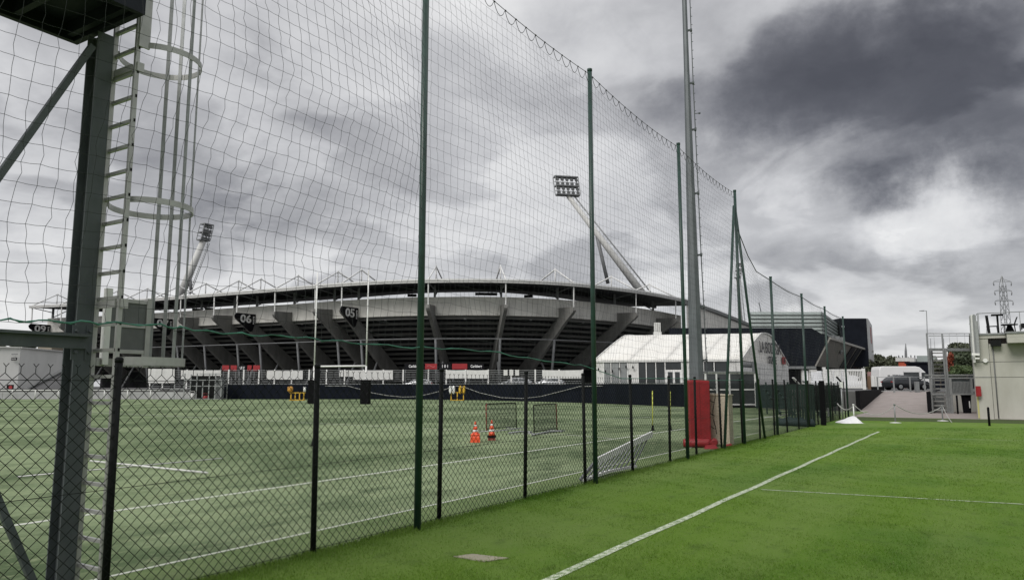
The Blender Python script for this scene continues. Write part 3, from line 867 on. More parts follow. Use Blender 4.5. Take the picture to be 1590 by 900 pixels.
def hoop(z, h=0.05):
    mb = MB(W)
    angs = np.linspace(R(-152), R(152), 33)
    inn = [hoop_pt(a, CR - 0.004) for a in angs]; out = [hoop_pt(a, CR + 0.004) for a in angs]
    inn = [(SL, TL + 0.005)] + inn + [(SL, TR - 0.005)]; out = [(SL, TL + 0.014)] + out + [(SL, TR - 0.014)]
    for i in range(len(inn) - 1):
        mb.loft([[(*inn[i], z - h / 2), (*out[i], z - h / 2), (*out[i], z + h / 2), (*inn[i], z + h / 2)],
                 [(*inn[i + 1], z - h / 2), (*out[i + 1], z - h / 2), (*out[i + 1], z + h / 2), (*inn[i + 1], z + h / 2)]], caps=False)
    return mb.build("cage_hoop", M_alu, ladder)


for (u, v, h) in ((243, 97, 0.055), (232, 324, 0.055), (215, 562, 0.075)):
    Yc = W(SL + CC, TM)[1]
    hoop(at(u, v, Yc)[2], h)
hoop(at(243, 97, W(SL + CC, TM)[1])[2] + 1.16, 0.055)
STRAPS = (-48, -28, 16, 76)
zb = at(215, 562, W(SL + CC, TM)[1])[2] - 0.03
for a in STRAPS:
    x, y = hoop_pt(R(a), CR - 0.009)
    mb = MB(W); ca, sa = math.cos(R(a)), -math.sin(R(a))
    mb.loft([[(x - sa * w_ + ca * d_, y + ca * w_ + sa * d_, z) for w_, d_ in ((-0.018, -0.004), (0.018, -0.004), (0.018, 0.004), (-0.018, 0.004))] for z in (zb, 6.6)])
    mb.build("cage_strap", M_galv, ladder)
for z in (2.50, 4.72):                                 # brackets that tie the ladder to the column
    mb = MB(W); mb.box(SL - 0.03, SL - 0.015, TR + 0.03, TL + 0.09, z, z + 0.065); mb.box(SL - 0.045, SL - 0.0305, TL - 0.06, TL + 0.12, z - 0.02, z + 0.085)
    mb.box(SL - 0.016, SL + 0.05, TR - 0.047, TR - 0.031, z - 0.01, z + 0.075); mb.build("wall_bracket", M_alu, ladder)
mb = MB(W); mb.box(SL - 0.015, SL + 0.09, TR - 0.05, TR - 0.031, 4.95, 5.5); mb.build("rail_extension", M_alu, ladder)
# hinged gate of grey sheet beside the ladder
tg = TL + 0.10
gate = [(on_t(162, 545, tg)), (on_t(226, 545, tg))]
g0, g1 = st(gate[0])[0], st(gate[1])[0]
mb = MB(W); mb.box(g0 - 0.028, g0 + 0.028, tg - 0.028, tg + 0.028, 2.0, 2.72); mb.build("gate_post", M_white, ladder)
mb = MB(W); mb.box(g1 - 0.025, g1 + 0.025, tg - 0.022, tg + 0.022, 1.98, 2.66); mb.build("gate_post", M_alu, ladder)
for z in (2.13, 2.38, 2.62):
    mb = MB(W); mb.box(g0 + 0.029, g1 - 0.026, tg - 0.018, tg + 0.018, z - 0.018, z + 0.018); mb.build("gate_rail", M_alu, ladder)
for za, zb_ in ((2.148, 2.362), (2.398, 2.602)):
    mb = MB(W); mb.box(g0 + 0.029, g1 - 0.026, tg - 0.006, tg + 0.006, za, zb_); mb.build("gate_panel", M_gpanel, ladder)

# ------------------------------------------------------------------ floodlight mast in its red padding, close behind the fence
MP = gnd(1085, 689.5)
mast = thing("floodlight_mast", "tall tapering grey floodlight mast rising out of red padding behind the net", "mast", MP)


def mast_r(z):
    return float(np.interp(z, [0, 2.0, 6.2, 12.2, 17], [0.245, 0.232, 0.165, 0.092, 0.07]))


mb = MB(); mb.tube([(MP[0], MP[1], z) for z in (0, 2, 4, 6.2, 8, 10, 12.2, 17)], [mast_r(z) for z in (0, 2, 4, 6.2, 8, 10, 12.2, 17)], 8, smooth=False)
mb.build("shaft", M_mast, mast)
mb = MB()
rail = lambda z: (MP[0] + mast_r(z) + 0.10, MP[1] - 0.02, z)
zs = np.arange(1.2, 16.8, 0.30)
mb.tube([rail(z) for z in zs], 0.016, 6)
mb.build("climbing_rail", M_steel, mast)
mb = MB()
for k, z in enumerate(zs):
    p = rail(z); mb.bar(p, (p[0] + 0.05, p[1] - 0.02, z), 0.016, 0.016)
p = rail(10.7); mb.bar(p, (p[0] + 0.15, p[1], 10.72), 0.02, 0.02); mb.tube([(p[0] + 0.13, p[1], 10.72), (p[0] + 0.19, p[1], 10.72)], 0.03, 6)
stuff(mb.build("climbing_peg", M_steel, mast))
for z in (2.6, 4.3, 5.97, 8.0, 10.9 - 0.75, 11.75, 13.6, 15.5):
    p = rail(z); mb = MB(); mb.bar((MP[0] + mast_r(z) - 0.02, MP[1] - 0.02, z), (p[0] + 0.03, p[1], z + 0.02), 0.05, 0.06)
    mb.tube([(p[0], p[1], z - 0.04), (p[0], p[1], z + 0.07)], 0.035, 6); mb.build("rail_bracket", M_steel, mast)
mb = MB(); mb.box(MP[0] - 1.1, MP[0] + 1.1, MP[1] - 0.06, MP[1] + 0.06, 17.0, 17.15); mb.build("lamp_bar", M_mast, mast)
for dx in (-0.85, -0.28, 0.28, 0.85):
    mb = MB(); mb.loft([[(MP[0] + dx - a, MP[1] + b_ - 0.3, 17.2 + c_) for a, b_, c_ in ((-0.22, 0.0, 0.0), (0.22, 0, 0), (0.22, 0.1, 0.45), (-0.22, 0.1, 0.45))],
                       [(MP[0] + dx - a, MP[1] + b_, 17.2 + c_) for a, b_, c_ in ((-0.14, 0.02, 0.08), (0.14, 0.02, 0.08), (0.14, 0.1, 0.36), (-0.14, 0.1, 0.36))]])
    mb.build("floodlight", M_strut, mast)

pad = thing("mast_padding", "red vinyl crash padding strapped round the foot of the grey floodlight mast", "padding", MP)
mb = MB()
hw = 0.315
prof = lambda w, z: [(MP[0] + x * w, MP[1] + y * w, z) for x, y in ((-.94, -1), (.94, -1), (1, -.94), (1, .94), (.94, 1), (-.94, 1), (-1, .94), (-1, -.94))]
mb.loft([prof(hw * a, z) for z, a in ((0.0, .97), (0.05, 1.0), (0.5, 1.012), (1.0, 1.0), (1.5, 1.015), (1.94, 1.0), (1.99, 0.96))])
mb.build("cover", M_red, pad)
mb = MB(); mb.box(MP[0] - 0.012, MP[0] + 0.012, MP[1] - hw * 1.025, MP[1] - hw, 0.25, 1.97); mb.build("seam_flap", mat("dark red seam", (0.20, 0.010, 0.014), 0.5), pad)
for z in (0.55, 0.95, 1.35, 1.75):
    mb = MB(); x0 = MP[0] + hw * 1.012; mb.box(x0, x0 + 0.018, MP[1] - hw * .9, MP[1] + hw * .9, z, z + 0.05)
    mb.bar((x0, MP[1] - hw, z), (x0 + 0.13, MP[1] - hw * 1.0, z - 0.06), 0.05, 0.02); mb.build("strap", M_rubber, pad)
mb = MB(); pts = [(MP[0] + 0.42 + 0.05 * math.sin(z * 5), MP[1] - 0.36, z) for z in np.linspace(1.7, 0.35, 12)]; mb.tube(pts, 0.012, 5); mb.build("loose_strap", M_rubber, pad)


def cushion(p, q, r, label):
    mb = MB(); p, q = np.array(p), np.array(q)
    mb.tube([p + (q - p) * k for k in (0, 0.03, 0.12, 0.5, 0.9, 0.97, 1)], [r * .75, r * .95, r, r * .97, r, r * .95, r * .75], 12)
    o = mb.build("roll_cushion", M_red, origin=tuple((p + q) / 2)); return tag(o, label, "cushion", "red roll cushions at the foot of the mast")


g = gnd(1061, 694); g2 = gnd(1108, 694.5)
cushion((g[0], g[1], 0.13), (g2[0] - 0.12, g2[1] - 0.05, 0.13), 0.13, "long red roll cushion lying in front of the padded mast foot")
g = gnd(1110, 693); cushion((g[0] - 0.02, g[1], 0.11), (g[0] + 0.16, g[1] + 0.6, 0.11), 0.11, "short red roll cushion beside the beige cabinet")
g = gnd(1101, 696.5); mb = MB()
mb.loft([[(g[0] - .16, g[1] - .12, .01), (g[0] + .26, g[1] - .14, .01), (g[0] + .3, g[1] + .2, .01), (g[0] - .1, g[1] + .22, .01)], [(g[0] - .12, g[1] - .05, .05), (g[0] + .2, g[1] - .08, .07), (g[0] + .22, g[1] + .14, .12), (g[0] - .06, g[1] + .16, .09)]])
tag(mb.build("folded_mat", M_red, origin=(g[0], g[1], 0)), "crumpled red vinyl mat end on the turf by the mast padding", "mat")
g = gnd(1131, 692.5); mb = MB()
mb.loft([[(g[0] - .10, g[1] - .1, .01), (g[0] + .13, g[1] - .1, .01), (g[0] + .16, g[1] + .2, .01), (g[0] - .1, g[1] + .2, .01)], [(g[0] - .06, g[1] - .03, .06), (g[0] + .08, g[1] - .05, .08), (g[0] + .1, g[1] + .12, .08), (g[0] - .06, g[1] + .12, .05)]])
tag(mb.build("folded_mat", M_red, origin=(g[0], g[1], 0)), "small red mat end sticking out past the beige cabinet foot", "mat")
g = gnd(1119, 689); cab_ = thing("electrical_cabinet", "beige electrical cabinet standing behind the red mast padding", "cabinet", g)
mb = MB(W); s_, t_ = st(g)
mb.box(s_ - 0.05, s_ + 0.42, t_ - 0.30, t_ + 0.30, 0.0, 1.5); mb.build("body", M_beige, cab_)
mb = MB(W); mb.loft([[(s_ - .08, t_ - .33, 1.5), (s_ + .45, t_ - .33, 1.5), (s_ + .45, t_ + .33, 1.5), (s_ - .08, t_ + .33, 1.5)], [(s_ - .08, t_ - .33, 1.54), (s_ + .45, t_ - .33, 1.54), (s_ + .45, t_ + .33, 1.57), (s_ - .08, t_ + .33, 1.57)]]); mb.build("lid", M_beige, cab_)
mb = MB(W); mb.box(s_ - 0.062, s_ - 0.051, t_ - 0.26, t_ - 0.01, 0.08, 1.44); mb.build("door", M_beige, cab_)
mb = MB(W); mb.box(s_ - 0.062, s_ - 0.051, t_ + 0.01, t_ + 0.26, 0.08, 1.44); mb.build("door", M_beige, cab_)

# ------------------------------------------------------------------ the stadium: a curved stand seen from outside
ROOF_PX = [(46, 474.5), (95, 472), (150, 469), (250, 462), (330, 455.5), (440, 447), (500, 441.5), (600, 435.5), (700, 433.3), (785, 433.8), (860, 437), (920, 442), (1000, 452), (1060, 464), (1088, 471)]
ZR = 20.0
_ctrl = [gnd(u, v, ZR)[:2] for u, v in ROOF_PX]


def catmull(P, step=1.5):
    P = [np.array(p, float) for p in P]
    P = [2 * P[0] - P[1]] + P + [2 * P[-1] - P[-2]]
    pts = []
    for i in range(1, len(P) - 2):
        for k in range(20):
            x = k / 20
            pts.append(0.5 * ((2 * P[i]) + (-P[i - 1] + P[i + 1]) * x + (2 * P[i - 1] - 5 * P[i] + 4 * P[i + 1] - P[i + 2]) * x * x + (-P[i - 1] + 3 * P[i] - 3 * P[i + 1] + P[i + 2]) * x ** 3))
    pts.append(P[-2])
    pts = np.array(pts)
    for _ in range(30):                                # ease out the unevenness of measured points
        pts[1:-1] = 0.25 * pts[:-2] + 0.5 * pts[1:-1] + 0.25 * pts[2:]
    L_ = np.concatenate([[0], np.cumsum(np.linalg.norm(np.diff(pts, axis=0), axis=1))])
    return pts, L_


CPTS, CLEN = catmull(_ctrl)
ARC = float(CLEN[-1])


def curve(a):
    x = np.interp(a, CLEN, CPTS[:, 0]); y = np.interp(a, CLEN, CPTS[:, 1])
    e = 2.0
    x1, y1 = np.interp(a + e, CLEN, CPTS[:, 0]), np.interp(a + e, CLEN, CPTS[:, 1])
    x0, y0 = np.interp(a - e, CLEN, CPTS[:, 0]), np.interp(a - e, CLEN, CPTS[:, 1])
    tx, ty = x1 - x0, y1 - y0; q = math.hypot(tx, ty)
    return x, y, tx / q, ty / q


def K(a, o, z):
    """point of the stadium: arc length a along the roof edge, o metres inwards, height z"""
    x, y, tx, ty = curve(a)
    return (x - ty * o, y + tx * o, z)


def proj_u(p):
    fw = p[1] * CP + (p[2] - CAMZ) * SP
    return 795 + FPX * p[0] / fw


def arc_of(u, o=0.0, z=15.2):
    best = min(np.arange(0, ARC, 0.25), key=lambda a: abs(proj_u(K(a, o, z)) - u))
    return float(best)


STD = K(arc_of(785), 10, 1.4)
stad = thing("stadium", "curved concrete stadium stand with thin flat roof beyond the artificial pitch", "stadium", STD)


def strip(name, sec, m, a0=0.0, a1=None, step=3.0, parent=stad):
    """a section (offset, height) drawn along the curve"""
    a1 = ARC if a1 is None else a1
    n = max(1, int((a1 - a0) / step))
    mb = MB(); mb.loft([[K(a0 + (a1 - a0) * i / n, o, z) for o, z in sec] for i in range(n + 1)])
    return mb.build(name, m, parent)


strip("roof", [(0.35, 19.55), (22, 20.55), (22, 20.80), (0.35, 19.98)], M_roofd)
strip("roof_fascia", [(-0.12, 19.42), (0.34, 19.42), (0.34, 20.02), (-0.12, 20.02)], M_fascia)
strip("roof_gutter", [(-0.22, 19.78), (-0.125, 19.78), (-0.125, 20.06), (-0.22, 20.06)], M_truss)
strip("roof_purlin", [(10.5, 19.55), (11.0, 19.55), (11.0, 20.0), (10.5, 20.0)], M_roofd)

PO = 4.7                                               # the parapet stands this far behind the beam tips
BEAM_U = [(46, '09'), (92, None), (140, None), (187, None), (236, '07'), (277, None), (329, None), (366, '06'), (424, None), (487, None), (529, '05'), (664, None), (785, None), (893, None), (990, None), (1052, None)]
BEAM_A = [arc_of(u) for u, _ in BEAM_U]
BEAM_A[0] = max(BEAM_A[0], 0.6)
# parapet: one concrete panel between each pair of beams
EDGE = [0.0] + [a for a in BEAM_A[1:]] + [ARC]
for a0, a1 in zip(EDGE, EDGE[1:]):
    n = max(1, int(round((a1 - a0) / 8.0)))
    for k in range(n):
        b0, b1 = a0 + (a1 - a0) * k / n + 0.02, a0 + (a1 - a0) * (k + 1) / n - 0.02
        strip("parapet_panel", [(PO, 14.25), (PO + 0.5, 14.15), (PO + 0.5, 17.35), (PO, 17.4)], M_conc, b0, b1, 3.0)
strip("parapet_coping", [(PO - 0.08, 17.402), (PO + 0.6, 17.402), (PO + 0.6, 17.52), (PO - 0.08, 17.52)], M_conc)
strip("terrace_soffit", [(PO + 0.9, 14.5), (PO + 16.6, 5.2), (PO + 16.6, 5.6), (PO + 0.9, 14.9)], M_roofd)  # dark roof colour reused to paint the shade between the steps
for i in range(11):                                      # the stepped undersides of the seating: nosings in front of a soffit coloured dark as shade
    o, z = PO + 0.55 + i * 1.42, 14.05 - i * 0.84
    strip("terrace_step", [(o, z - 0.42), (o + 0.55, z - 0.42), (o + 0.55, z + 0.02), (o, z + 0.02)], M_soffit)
strip("back_wall", [(20.2, 1.4), (20.6, 1.4), (20.6, 17.0), (20.2, 17.0)], M_dark)  # near black, so the concourse shade sits in the wall colour
strip("service_pipe", [(4.9, 10.05), (5.05, 10.05), (5.05, 10.2), (4.9, 10.2)], M_strut)
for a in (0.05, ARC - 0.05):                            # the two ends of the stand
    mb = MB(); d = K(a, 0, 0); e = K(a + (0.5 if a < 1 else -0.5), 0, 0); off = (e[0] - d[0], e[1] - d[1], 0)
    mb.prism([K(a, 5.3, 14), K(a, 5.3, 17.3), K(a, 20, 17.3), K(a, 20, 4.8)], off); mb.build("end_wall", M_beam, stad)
for (uu, num), a in zip(BEAM_U, BEAM_A):
    x, y, tx, ty = curve(a); w = 0.62
    sec = [(0.05, 15.6), (0.0, 15.1), (0.3, 14.7), (3.0, 13.0), (7.5, 9.7), (16.0, 3.4), (19.3, 3.4), (20.0, 4.9), (5.25, 14.0), (PO - 0.02, 14.1), (PO - 0.02, 15.95), (0.5, 15.75)]
    lp = [K(a, o, z) for o, z in sec]
    lp = [(p[0] - tx * w / 2, p[1] - ty * w / 2, p[2]) for p in lp]
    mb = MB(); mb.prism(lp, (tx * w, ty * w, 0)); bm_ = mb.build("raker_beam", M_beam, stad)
    mb = MB(); mb.tube([K(a, 6.6, 10.3), K(a, 8.0, 1.4)], 0.24, 8); mb.build("prop", M_strut, stad)
    mb = MB(); mb.tube([K(a + 0.4, 11.5, 6.2), K(a + 0.6, 8.4, 1.4)], 0.2, 8); mb.build("prop", M_strut, stad)
    mb = MB(); mb.bar(K(a, 0.35, 15.70), K(a, 0.25, 19.45), 0.2, 0.2); mb.build("roof_tie", M_truss, stad)
    mb = MB(); mb.bar(K(a, 5.45, 14.8), K(a, 5.45, 19.75), 0.38, 0.38); mb.build("roof_column", M_strut, stad)
    mb = MB(); mb.bar(K(a, 5.2, 18.9), K(a, 0.4, 19.5), 0.16, 0.16); mb.bar(K(a, 5.6, 17.8), K(a, 9.4, 19.85), 0.16, 0.16); mb.build("roof_brace", M_strut, stad)
    mb = MB(); ap = K(a, 6.2, 23.3)
    mb.tube([K(a, 0.2, 20.05), ap], 0.14, 6); mb.tube([ap, K(a, 15.5, 20.5)], 0.14, 6); mb.tube([K(a, 6.2, 20.2), ap], 0.13, 6)
    mb.tube([(ap[0], ap[1], ap[2] - .1), (ap[0], ap[1], ap[2] + .25)], 0.13, 6)
    mb.build("roof_truss", M_truss, stad)
    if num:
        dn = w / 2 + 0.12                               # black board on the side of the beam, facing along the curve
        off = (tx * 0.14, ty * 0.14, 0)
        bl = [(-0.7, 15.3), (-0.5, 14.85), (0.8, 14.0), (3.4, 12.35), (4.0, 12.6), (4.65, 14.3), (4.65, 15.95), (-0.3, 15.85)]
        ps = [K(a, o, z) for o, z in bl]; ps = [(p[0] + tx * dn, p[1] + ty * dn, p[2]) for p in ps]
        mb = MB(); mb.prism(ps, off); mb.build("sign_board", M_sign, bm_)
        c = K(a, 2.15, 14.8); c = (c[0] + tx * (dn + 0.17), c[1] + ty * (dn + 0.17), c[2])
        mb = MB(); mb.text(num, 2.1, c, (-ty, tx, 0), (0, 0, 1), 0.05, 0.05, sx=1.35); mb.build("sign_number", M_letter, bm_)
        c = K(a, 4.2, 14.7); c = (c[0] + tx * (dn + 0.17), c[1] + ty * (dn + 0.17), c[2])
        mb = MB(); mb.text("PORTE", 0.52, c, (0, 0, 1), (ty, -tx, 0), 0.05, 0.01); mb.build("sign_word", M_letter, bm_)
# small lamps under the parapet and floodlights in the gap under the roof
for u in (722, 823, 905, 600, 470):
    a = arc_of(u, 5.6, 13.6); p = K(a, 5.5, 13.9)
    mb = MB(); mb.tube([(p[0], p[1], p[2]), (p[0], p[1] - 0.05, p[2] - 0.35)], [0.2, 0.26], 8); mb.build("wall_lamp", M_galv, stad)
for u in (745, 758, 765, 820, 640, 325, 305):
    a = arc_of(u, 20.5, 20.3); p = K(a, 20.5, 20.3)
    mb = MB(); mb.box(p[0] - 0.9, p[0] + 0.9, p[1] - 0.3, p[1] + 0.3, p[2] - 0.55, p[2] - 0.05); mb.bar((p[0], p[1], p[2] - 0.1), (p[0], p[1], p[2] + 0.4), 0.1); mb.build("pitch_speaker", M_roofd, stad)
# the straight side of the ground, running away from the curve
rf = [at(1062, 465.5, 152), at(1095, 476, 165), at(1132, 490.5, 184), at(1167, 505, 204)]
mb = MB(); mb.loft([[(p[0] - 0.4, p[1] - 1.5, p[2] - 1.0), (p[0] + 4, p[1] + 5, p[2] - 0.9), (p[0] + 4, p[1] + 5, p[2] - 0.2), (p[0] - 0.4, p[1] - 1.5, p[2])] for p in rf])
mb.build("side_roof", M_gpanel, stad)
mb = MB(); mb.loft([[(p[0] + 0.6, p[1] + 0.6, 6), (p[0] + 1.4, p[1] + 1.6, 6), (p[0] + 1.4, p[1] + 1.6, p[2] - 1.0), (p[0] + 0.6, p[1] + 0.6, p[2] - 1.0)] for p in rf])
mb.build("side_wall", M_conc, stad)
# advertising boards standing along the concourse below the beams
for u0, u1, kind in ((345, 356, 'r'), (358, 368, 'r'), (370, 382, 'w'), (384, 391, 'r'), (393, 404, 'r'), (628, 659, 'k'), (660, 679, 'r'), (681, 701, 'n'), (702, 726, 'r'), (727, 752, 'k')):
    Yb = 124.0
    p, q = at(u0, 571.6, Yb), at(u1, 571.6, Yb); zt = at(u0, 564.2 if u0 > 600 else 566.8, Yb)[2]
    bd = thing("advertising_board", {'r': "red", 'k': "black", 'n': "black", 'w': "dark"}[kind] + {
        345: " board first in the row under the 06 beam", 358: " board second in the row under the 06 beam", 370: " board with white marks between red boards under the 06 beam", 384: " narrow board third red one under the 06 beam",
        393: " board last of the row under the 06 beam", 628: " advertising board with white script just before the tall net post", 660: " advertising board just past the tall net post, with pale swirl", 681: " advertising board with white digits between two red boards",
        702: " advertising board between the digits and the white script", 727: " advertising board with white script ending the long row"}[u0], "sign board", p, "advertising boards on the stadium concourse")
    mb = MB(); mb.box(p[0], q[0] - 0.06, Yb, Yb + 0.12, zt - 0.92, zt); mb.build("board", {'r': M_redb}.get(kind, M_sign), bd)
    mb = MB(); mb.box(p[0] + .1, p[0] + .2, Yb + 0.125, Yb + 0.22, 1.4, zt - .1); mb.box(q[0] - .3, q[0] - .2, Yb + 0.125, Yb + 0.22, 1.4, zt - .1); mb.build("stand", M_strut, bd)
    c = ((p[0] + q[0]) / 2, Yb - 0.012, zt - 0.45)
    txt = {'k': ("Carlsberg", 0.62, 0.88), 'n': ("1 0 1", 0.70, 0.9), 'w': ("ULV", 0.62, 0.8), 'r': None}[kind]
    if txt:
        mb = MB(); mb.text(txt[0], txt[1], c, (1, 0, 0), (0, 0, 1), 0.02, 0.012, sx=txt[2] * 0.9); mb.build("lettering", M_letter, bd)
    if u0 == 660:
        mb = MB(); mb.tube([(c[0] - 0.7 + 0.14 * k, Yb - 0.02, c[2] + 0.12 * math.sin(k * 0.62)) for k in range(11)], 0.035, 4); mb.build("swirl", mat("pale pink print", (0.6, 0.2, 0.2), 0.6), bd)


# floodlight masts of the stadium, leaning in over the stands
def flood_tower(base, top, rb, rt, lamp_w, lamp_h, yaw, label, strut_to=None, loc=None):
    b, t_ = np.array(base), np.array(top)
    r = thing("stadium_floodlight", label, "floodlight", base, "floodlight towers of the stadium")
    mb = MB(); mb.tube([b, b + (t_ - b) * .5, t_], [rb, (rb + rt) / 2, rt], 10); mb.build("leaning_shaft", M_fascia, r)
    if strut_to:
        mb = MB(); mb.tube([b + (t_ - b) * strut_to[0], strut_to[1]], 0.42, 8); mb.build("strut", M_strut, r)
    d = (t_ - b) / np.linalg.norm(t_ - b)
    n = np.array((d[2], 0.0, -d[0])) if abs(d[0]) > 1e-6 else np.array((1.0, 0, 0)); n /= np.linalg.norm(n)
    mb = MB(); q0, q1 = b + n * (rb + .9), t_ + n * (rt + .7)
    mb.tube([q0, q1], 0.08, 5); mb.tube([q0 + np.array((0, 0.8, 0)), q1 + np.array((0, 0.8, 0))], 0.08, 5)
    for k in range(1, 26):
        p = q0 + (q1 - q0) * k / 26; mb.bar(p, p + np.array((0, 0.8, 0)), 0.06); mb.bar(p, b + (t_ - b) * k / 26, 0.06)
    mb.build("service_ladder", M_galv, r)
    cy, sy_ = math.cos(yaw), math.sin(yaw)
    fr = lambda x, y, z: (t_[0] + x * cy - y * sy_ + z * LEAN[0], t_[1] + x * sy_ + y * cy, t_[2] + z)
    LEAN = (-0.12 if label.startswith('large') else 0.18, 0)
    w, h = lamp_w / 2, lamp_h
    for z in (0.0, 0.48 * h, h * 0.98):
        mb = MB(fr); mb.box(-w, w, -0.9, 0.9, z, z + 0.28); mb.build("lamp_deck", M_strut, r)
    mb = MB(fr)
    for x in (-w, w):
        for y in (-0.9, 0.9):
            mb.bar((x, y, 0.28), (x, y, h), 0.14)
    mb.box(-w, w, 0.86, 0.94, 0.28 * h, 0.28 * h + .1); mb.box(-w, w, 0.86, 0.94, 0.78 * h, 0.78 * h + .1); mb.build("lamp_frame", M_galv, r)
    nx = max(3, int(lamp_w / 1.1))
    for row, z in enumerate((0.16 * h, 0.36 * h, 0.64 * h, 0.86 * h)):
        for k in range(nx):
            x = -w + 0.5 + (2 * w - 1.0) * k / (nx - 1)
            mb = MB(fr); mb.tube([(x, -0.2, z), (x, -0.75, z - 0.12)], [0.25, 0.44], 7); mb.build("lamp", M_strut, r)
    return r


Yt = 168.0
b = at(1012, 452, Yt); t_ = at(882, 304, Yt)
flood_tower((b[0], Yt, 14.0 + 6), t_, 0.95, 0.52, 5.6, 4.4, R(12), "large floodlight on pale mast leaning over the stadium roof", (0.66, at(944, 440, Yt)))
Yt = 186.0
b = at(279, 462, Yt); t_ = at(315.5, 374, Yt)
flood_tower((b[0], Yt, b[2]), t_, 1.05, 0.75, 2.8, 4.2, R(60), "slim floodlight on pale mast seen beside the ladder cage", (0.42, at(297, 455, Yt)))
Yt = 260.0
b = at(1151, 505, Yt); t_ = at(1145, 432, Yt)
flood_tower((b[0], Yt, b[2]), t_, 0.7, 0.5, 2.6, 5.2, R(60), "small far floodlight seen through the raking net post legs")

# ------------------------------------------------------------------ dark screen along the far end of the pitch
scr = thing("pitch_screen", "long black screen wall along the far end of the artificial pitch", "barrier", (*BAR[2], 0))
HB = [2.02, 2.02, 2.02, 2.0, 2.0, 1.97, 1.96]
for i in range(len(BAR) - 1):
    (x0, y0), (x1, y1) = BAR[i], BAR[i + 1]
    n = max(1, int(math.hypot(x1 - x0, y1 - y0) / 4.5))
    for k in range(n):
        a = np.array((x0, y0)) + (np.array((x1, y1)) - np.array((x0, y0))) * (k / n); b = np.array((x0, y0)) + (np.array((x1, y1)) - np.array((x0, y0))) * ((k + 1) / n)
        d = (b - a) / np.linalg.norm(b - a); a = a + d * 0.012; b = b - d * 0.012; nn = np.array((-d[1], d[0])) * 0.08
        h = HB[i] + 0.02 * math.sin(k * 1.9)
        mb = MB(); mb.loft([[(*a, z), (*b, z), (*(b + nn), z), (*(a + nn), z)] for z in (0, h)]); mb.build("screen_panel", M_navyb, scr)
mb = MB()
for i in range(len(BAR) - 1):
    mb.bar((*BAR[i], HB[i] + 0.06), (*BAR[i + 1], HB[i + 1] + 0.06), 0.10, 0.05)
mb.build("top_rail", M_galvd, scr)
mb = MB(); RPX = [(505, 598.9), (540, 598.8), (558, 603.6), (578, 609.5), (600, 613.5), (625, 616), (645, 615.5), (665, 611.5), (683, 607), (700, 601), (709, 598.7), (722, 601), (745, 609.5), (779, 617), (811, 618.2), (840, 615), (870, 607.5), (900, 599.6), (960, 598.4), (1000, 599.5)]
pts = []
for u, v in RPX:
    Yb = np.interp(u, [p[0] for p in BAR_PX], [b_[1] for b_ in BAR]) - 0.5; pts.append(at(u, v, Yb))
mb.tube(pts, 0.035, 5)
tag(mb.build("sagging_rope", M_swag, origin=pts[8]), "white rope hanging in slack loops along the black screen wall", "rope")

# pale low wall and hand rail beside the white building
lw = thing("low_wall", "pale grey low wall with white hand rail at the pitch corner", "wall", (*LOWW[1], 0))
for (x0, y0), (x1, y1) in zip(LOWW, LOWW[1:]):
    n = 4
    for k in range(n):
        a = (x0 + (x1 - x0) * k / n + 0.02, y0 + (y1 - y0) * k / n + 0.45); b = (x0 + (x1 - x0) * (k + 1) / n - 0.02, y0 + (y1 - y0) * (k + 1) / n + 0.45)
        mb = MB(); mb.loft([[(*a, z), (*b, z), (b[0], b[1] + .2, z), (a[0], a[1] + .2, z)] for z in (0, 0.98)]); mb.build("wall_panel", mat("pale grey wall", (0.40, 0.40, 0.40), 0.8, 0, 0.1, 0.4), lw)
mb = MB(); X0, X1 = LOWW[0][0], gnd(283, 618)[0]; Yl = LOWW[1][1] - 0.1
mb.tube([(X0, Yl, 1.22), (X1, Yl, 1.22)], 0.06, 6)
for x in np.arange(X0, X1, 3.2): mb.tube([(x, Yl, 0), (x, Yl, 1.22)], 0.06, 6)
mb.build("hand_rail", M_white, lw)

# steel storage cage
cg = gnd(288, 619.9); ce = gnd(342, 619.9)
cage = thing("storage_cage", "open galvanised storage cage of square bars at the screen end", "cage", cg)
x0, x1, yc = cg[0], ce[0] + 0.3, cg[1] - 0.6
mb = MB()
for k in range(7):
    x = x0 + (x1 - x0) * k / 6
    mb.bar((x, yc, 0), (x, yc, 3.5 if k in (0, 2, 4, 5) else 2.6), 0.12)
    if k % 2 == 0: mb.bar((x, yc + 2, 0), (x, yc + 2, 3.4), 0.12)
for z in (0.1, 1.8, 2.6): mb.bar((x0, yc, z), (x1, yc, z), 0.10); mb.bar((x0, yc + 2, z), (x1, yc + 2, z), 0.10)
mb.bar((x0 - 2.0, yc, 1.35), (x0, yc, 1.35), 0.1); mb.bar((x0 - 1.3, yc, 0), (x0 - 1.3, yc, 2.7), 0.1); mb.bar((x1, yc, 3.4), (x1 - 3, yc, 3.4), 0.1)
mb.build("cage_frame", M_galv, cage)
mb = MB(); mb.box(x1 - 0.95, x1 - 0.2, yc + 0.3, yc + 1.5, 0.2, 3.0); mb.build("back_sheet", M_strut, cage)
mb = MB(); mb.box(x0 + .1, x1 - 1.0, yc + 1.9, yc + 1.95, 0.1, 3.2); mb.build("dark_backing", M_black, cage)  # black sheet added to make the cage interior look dark
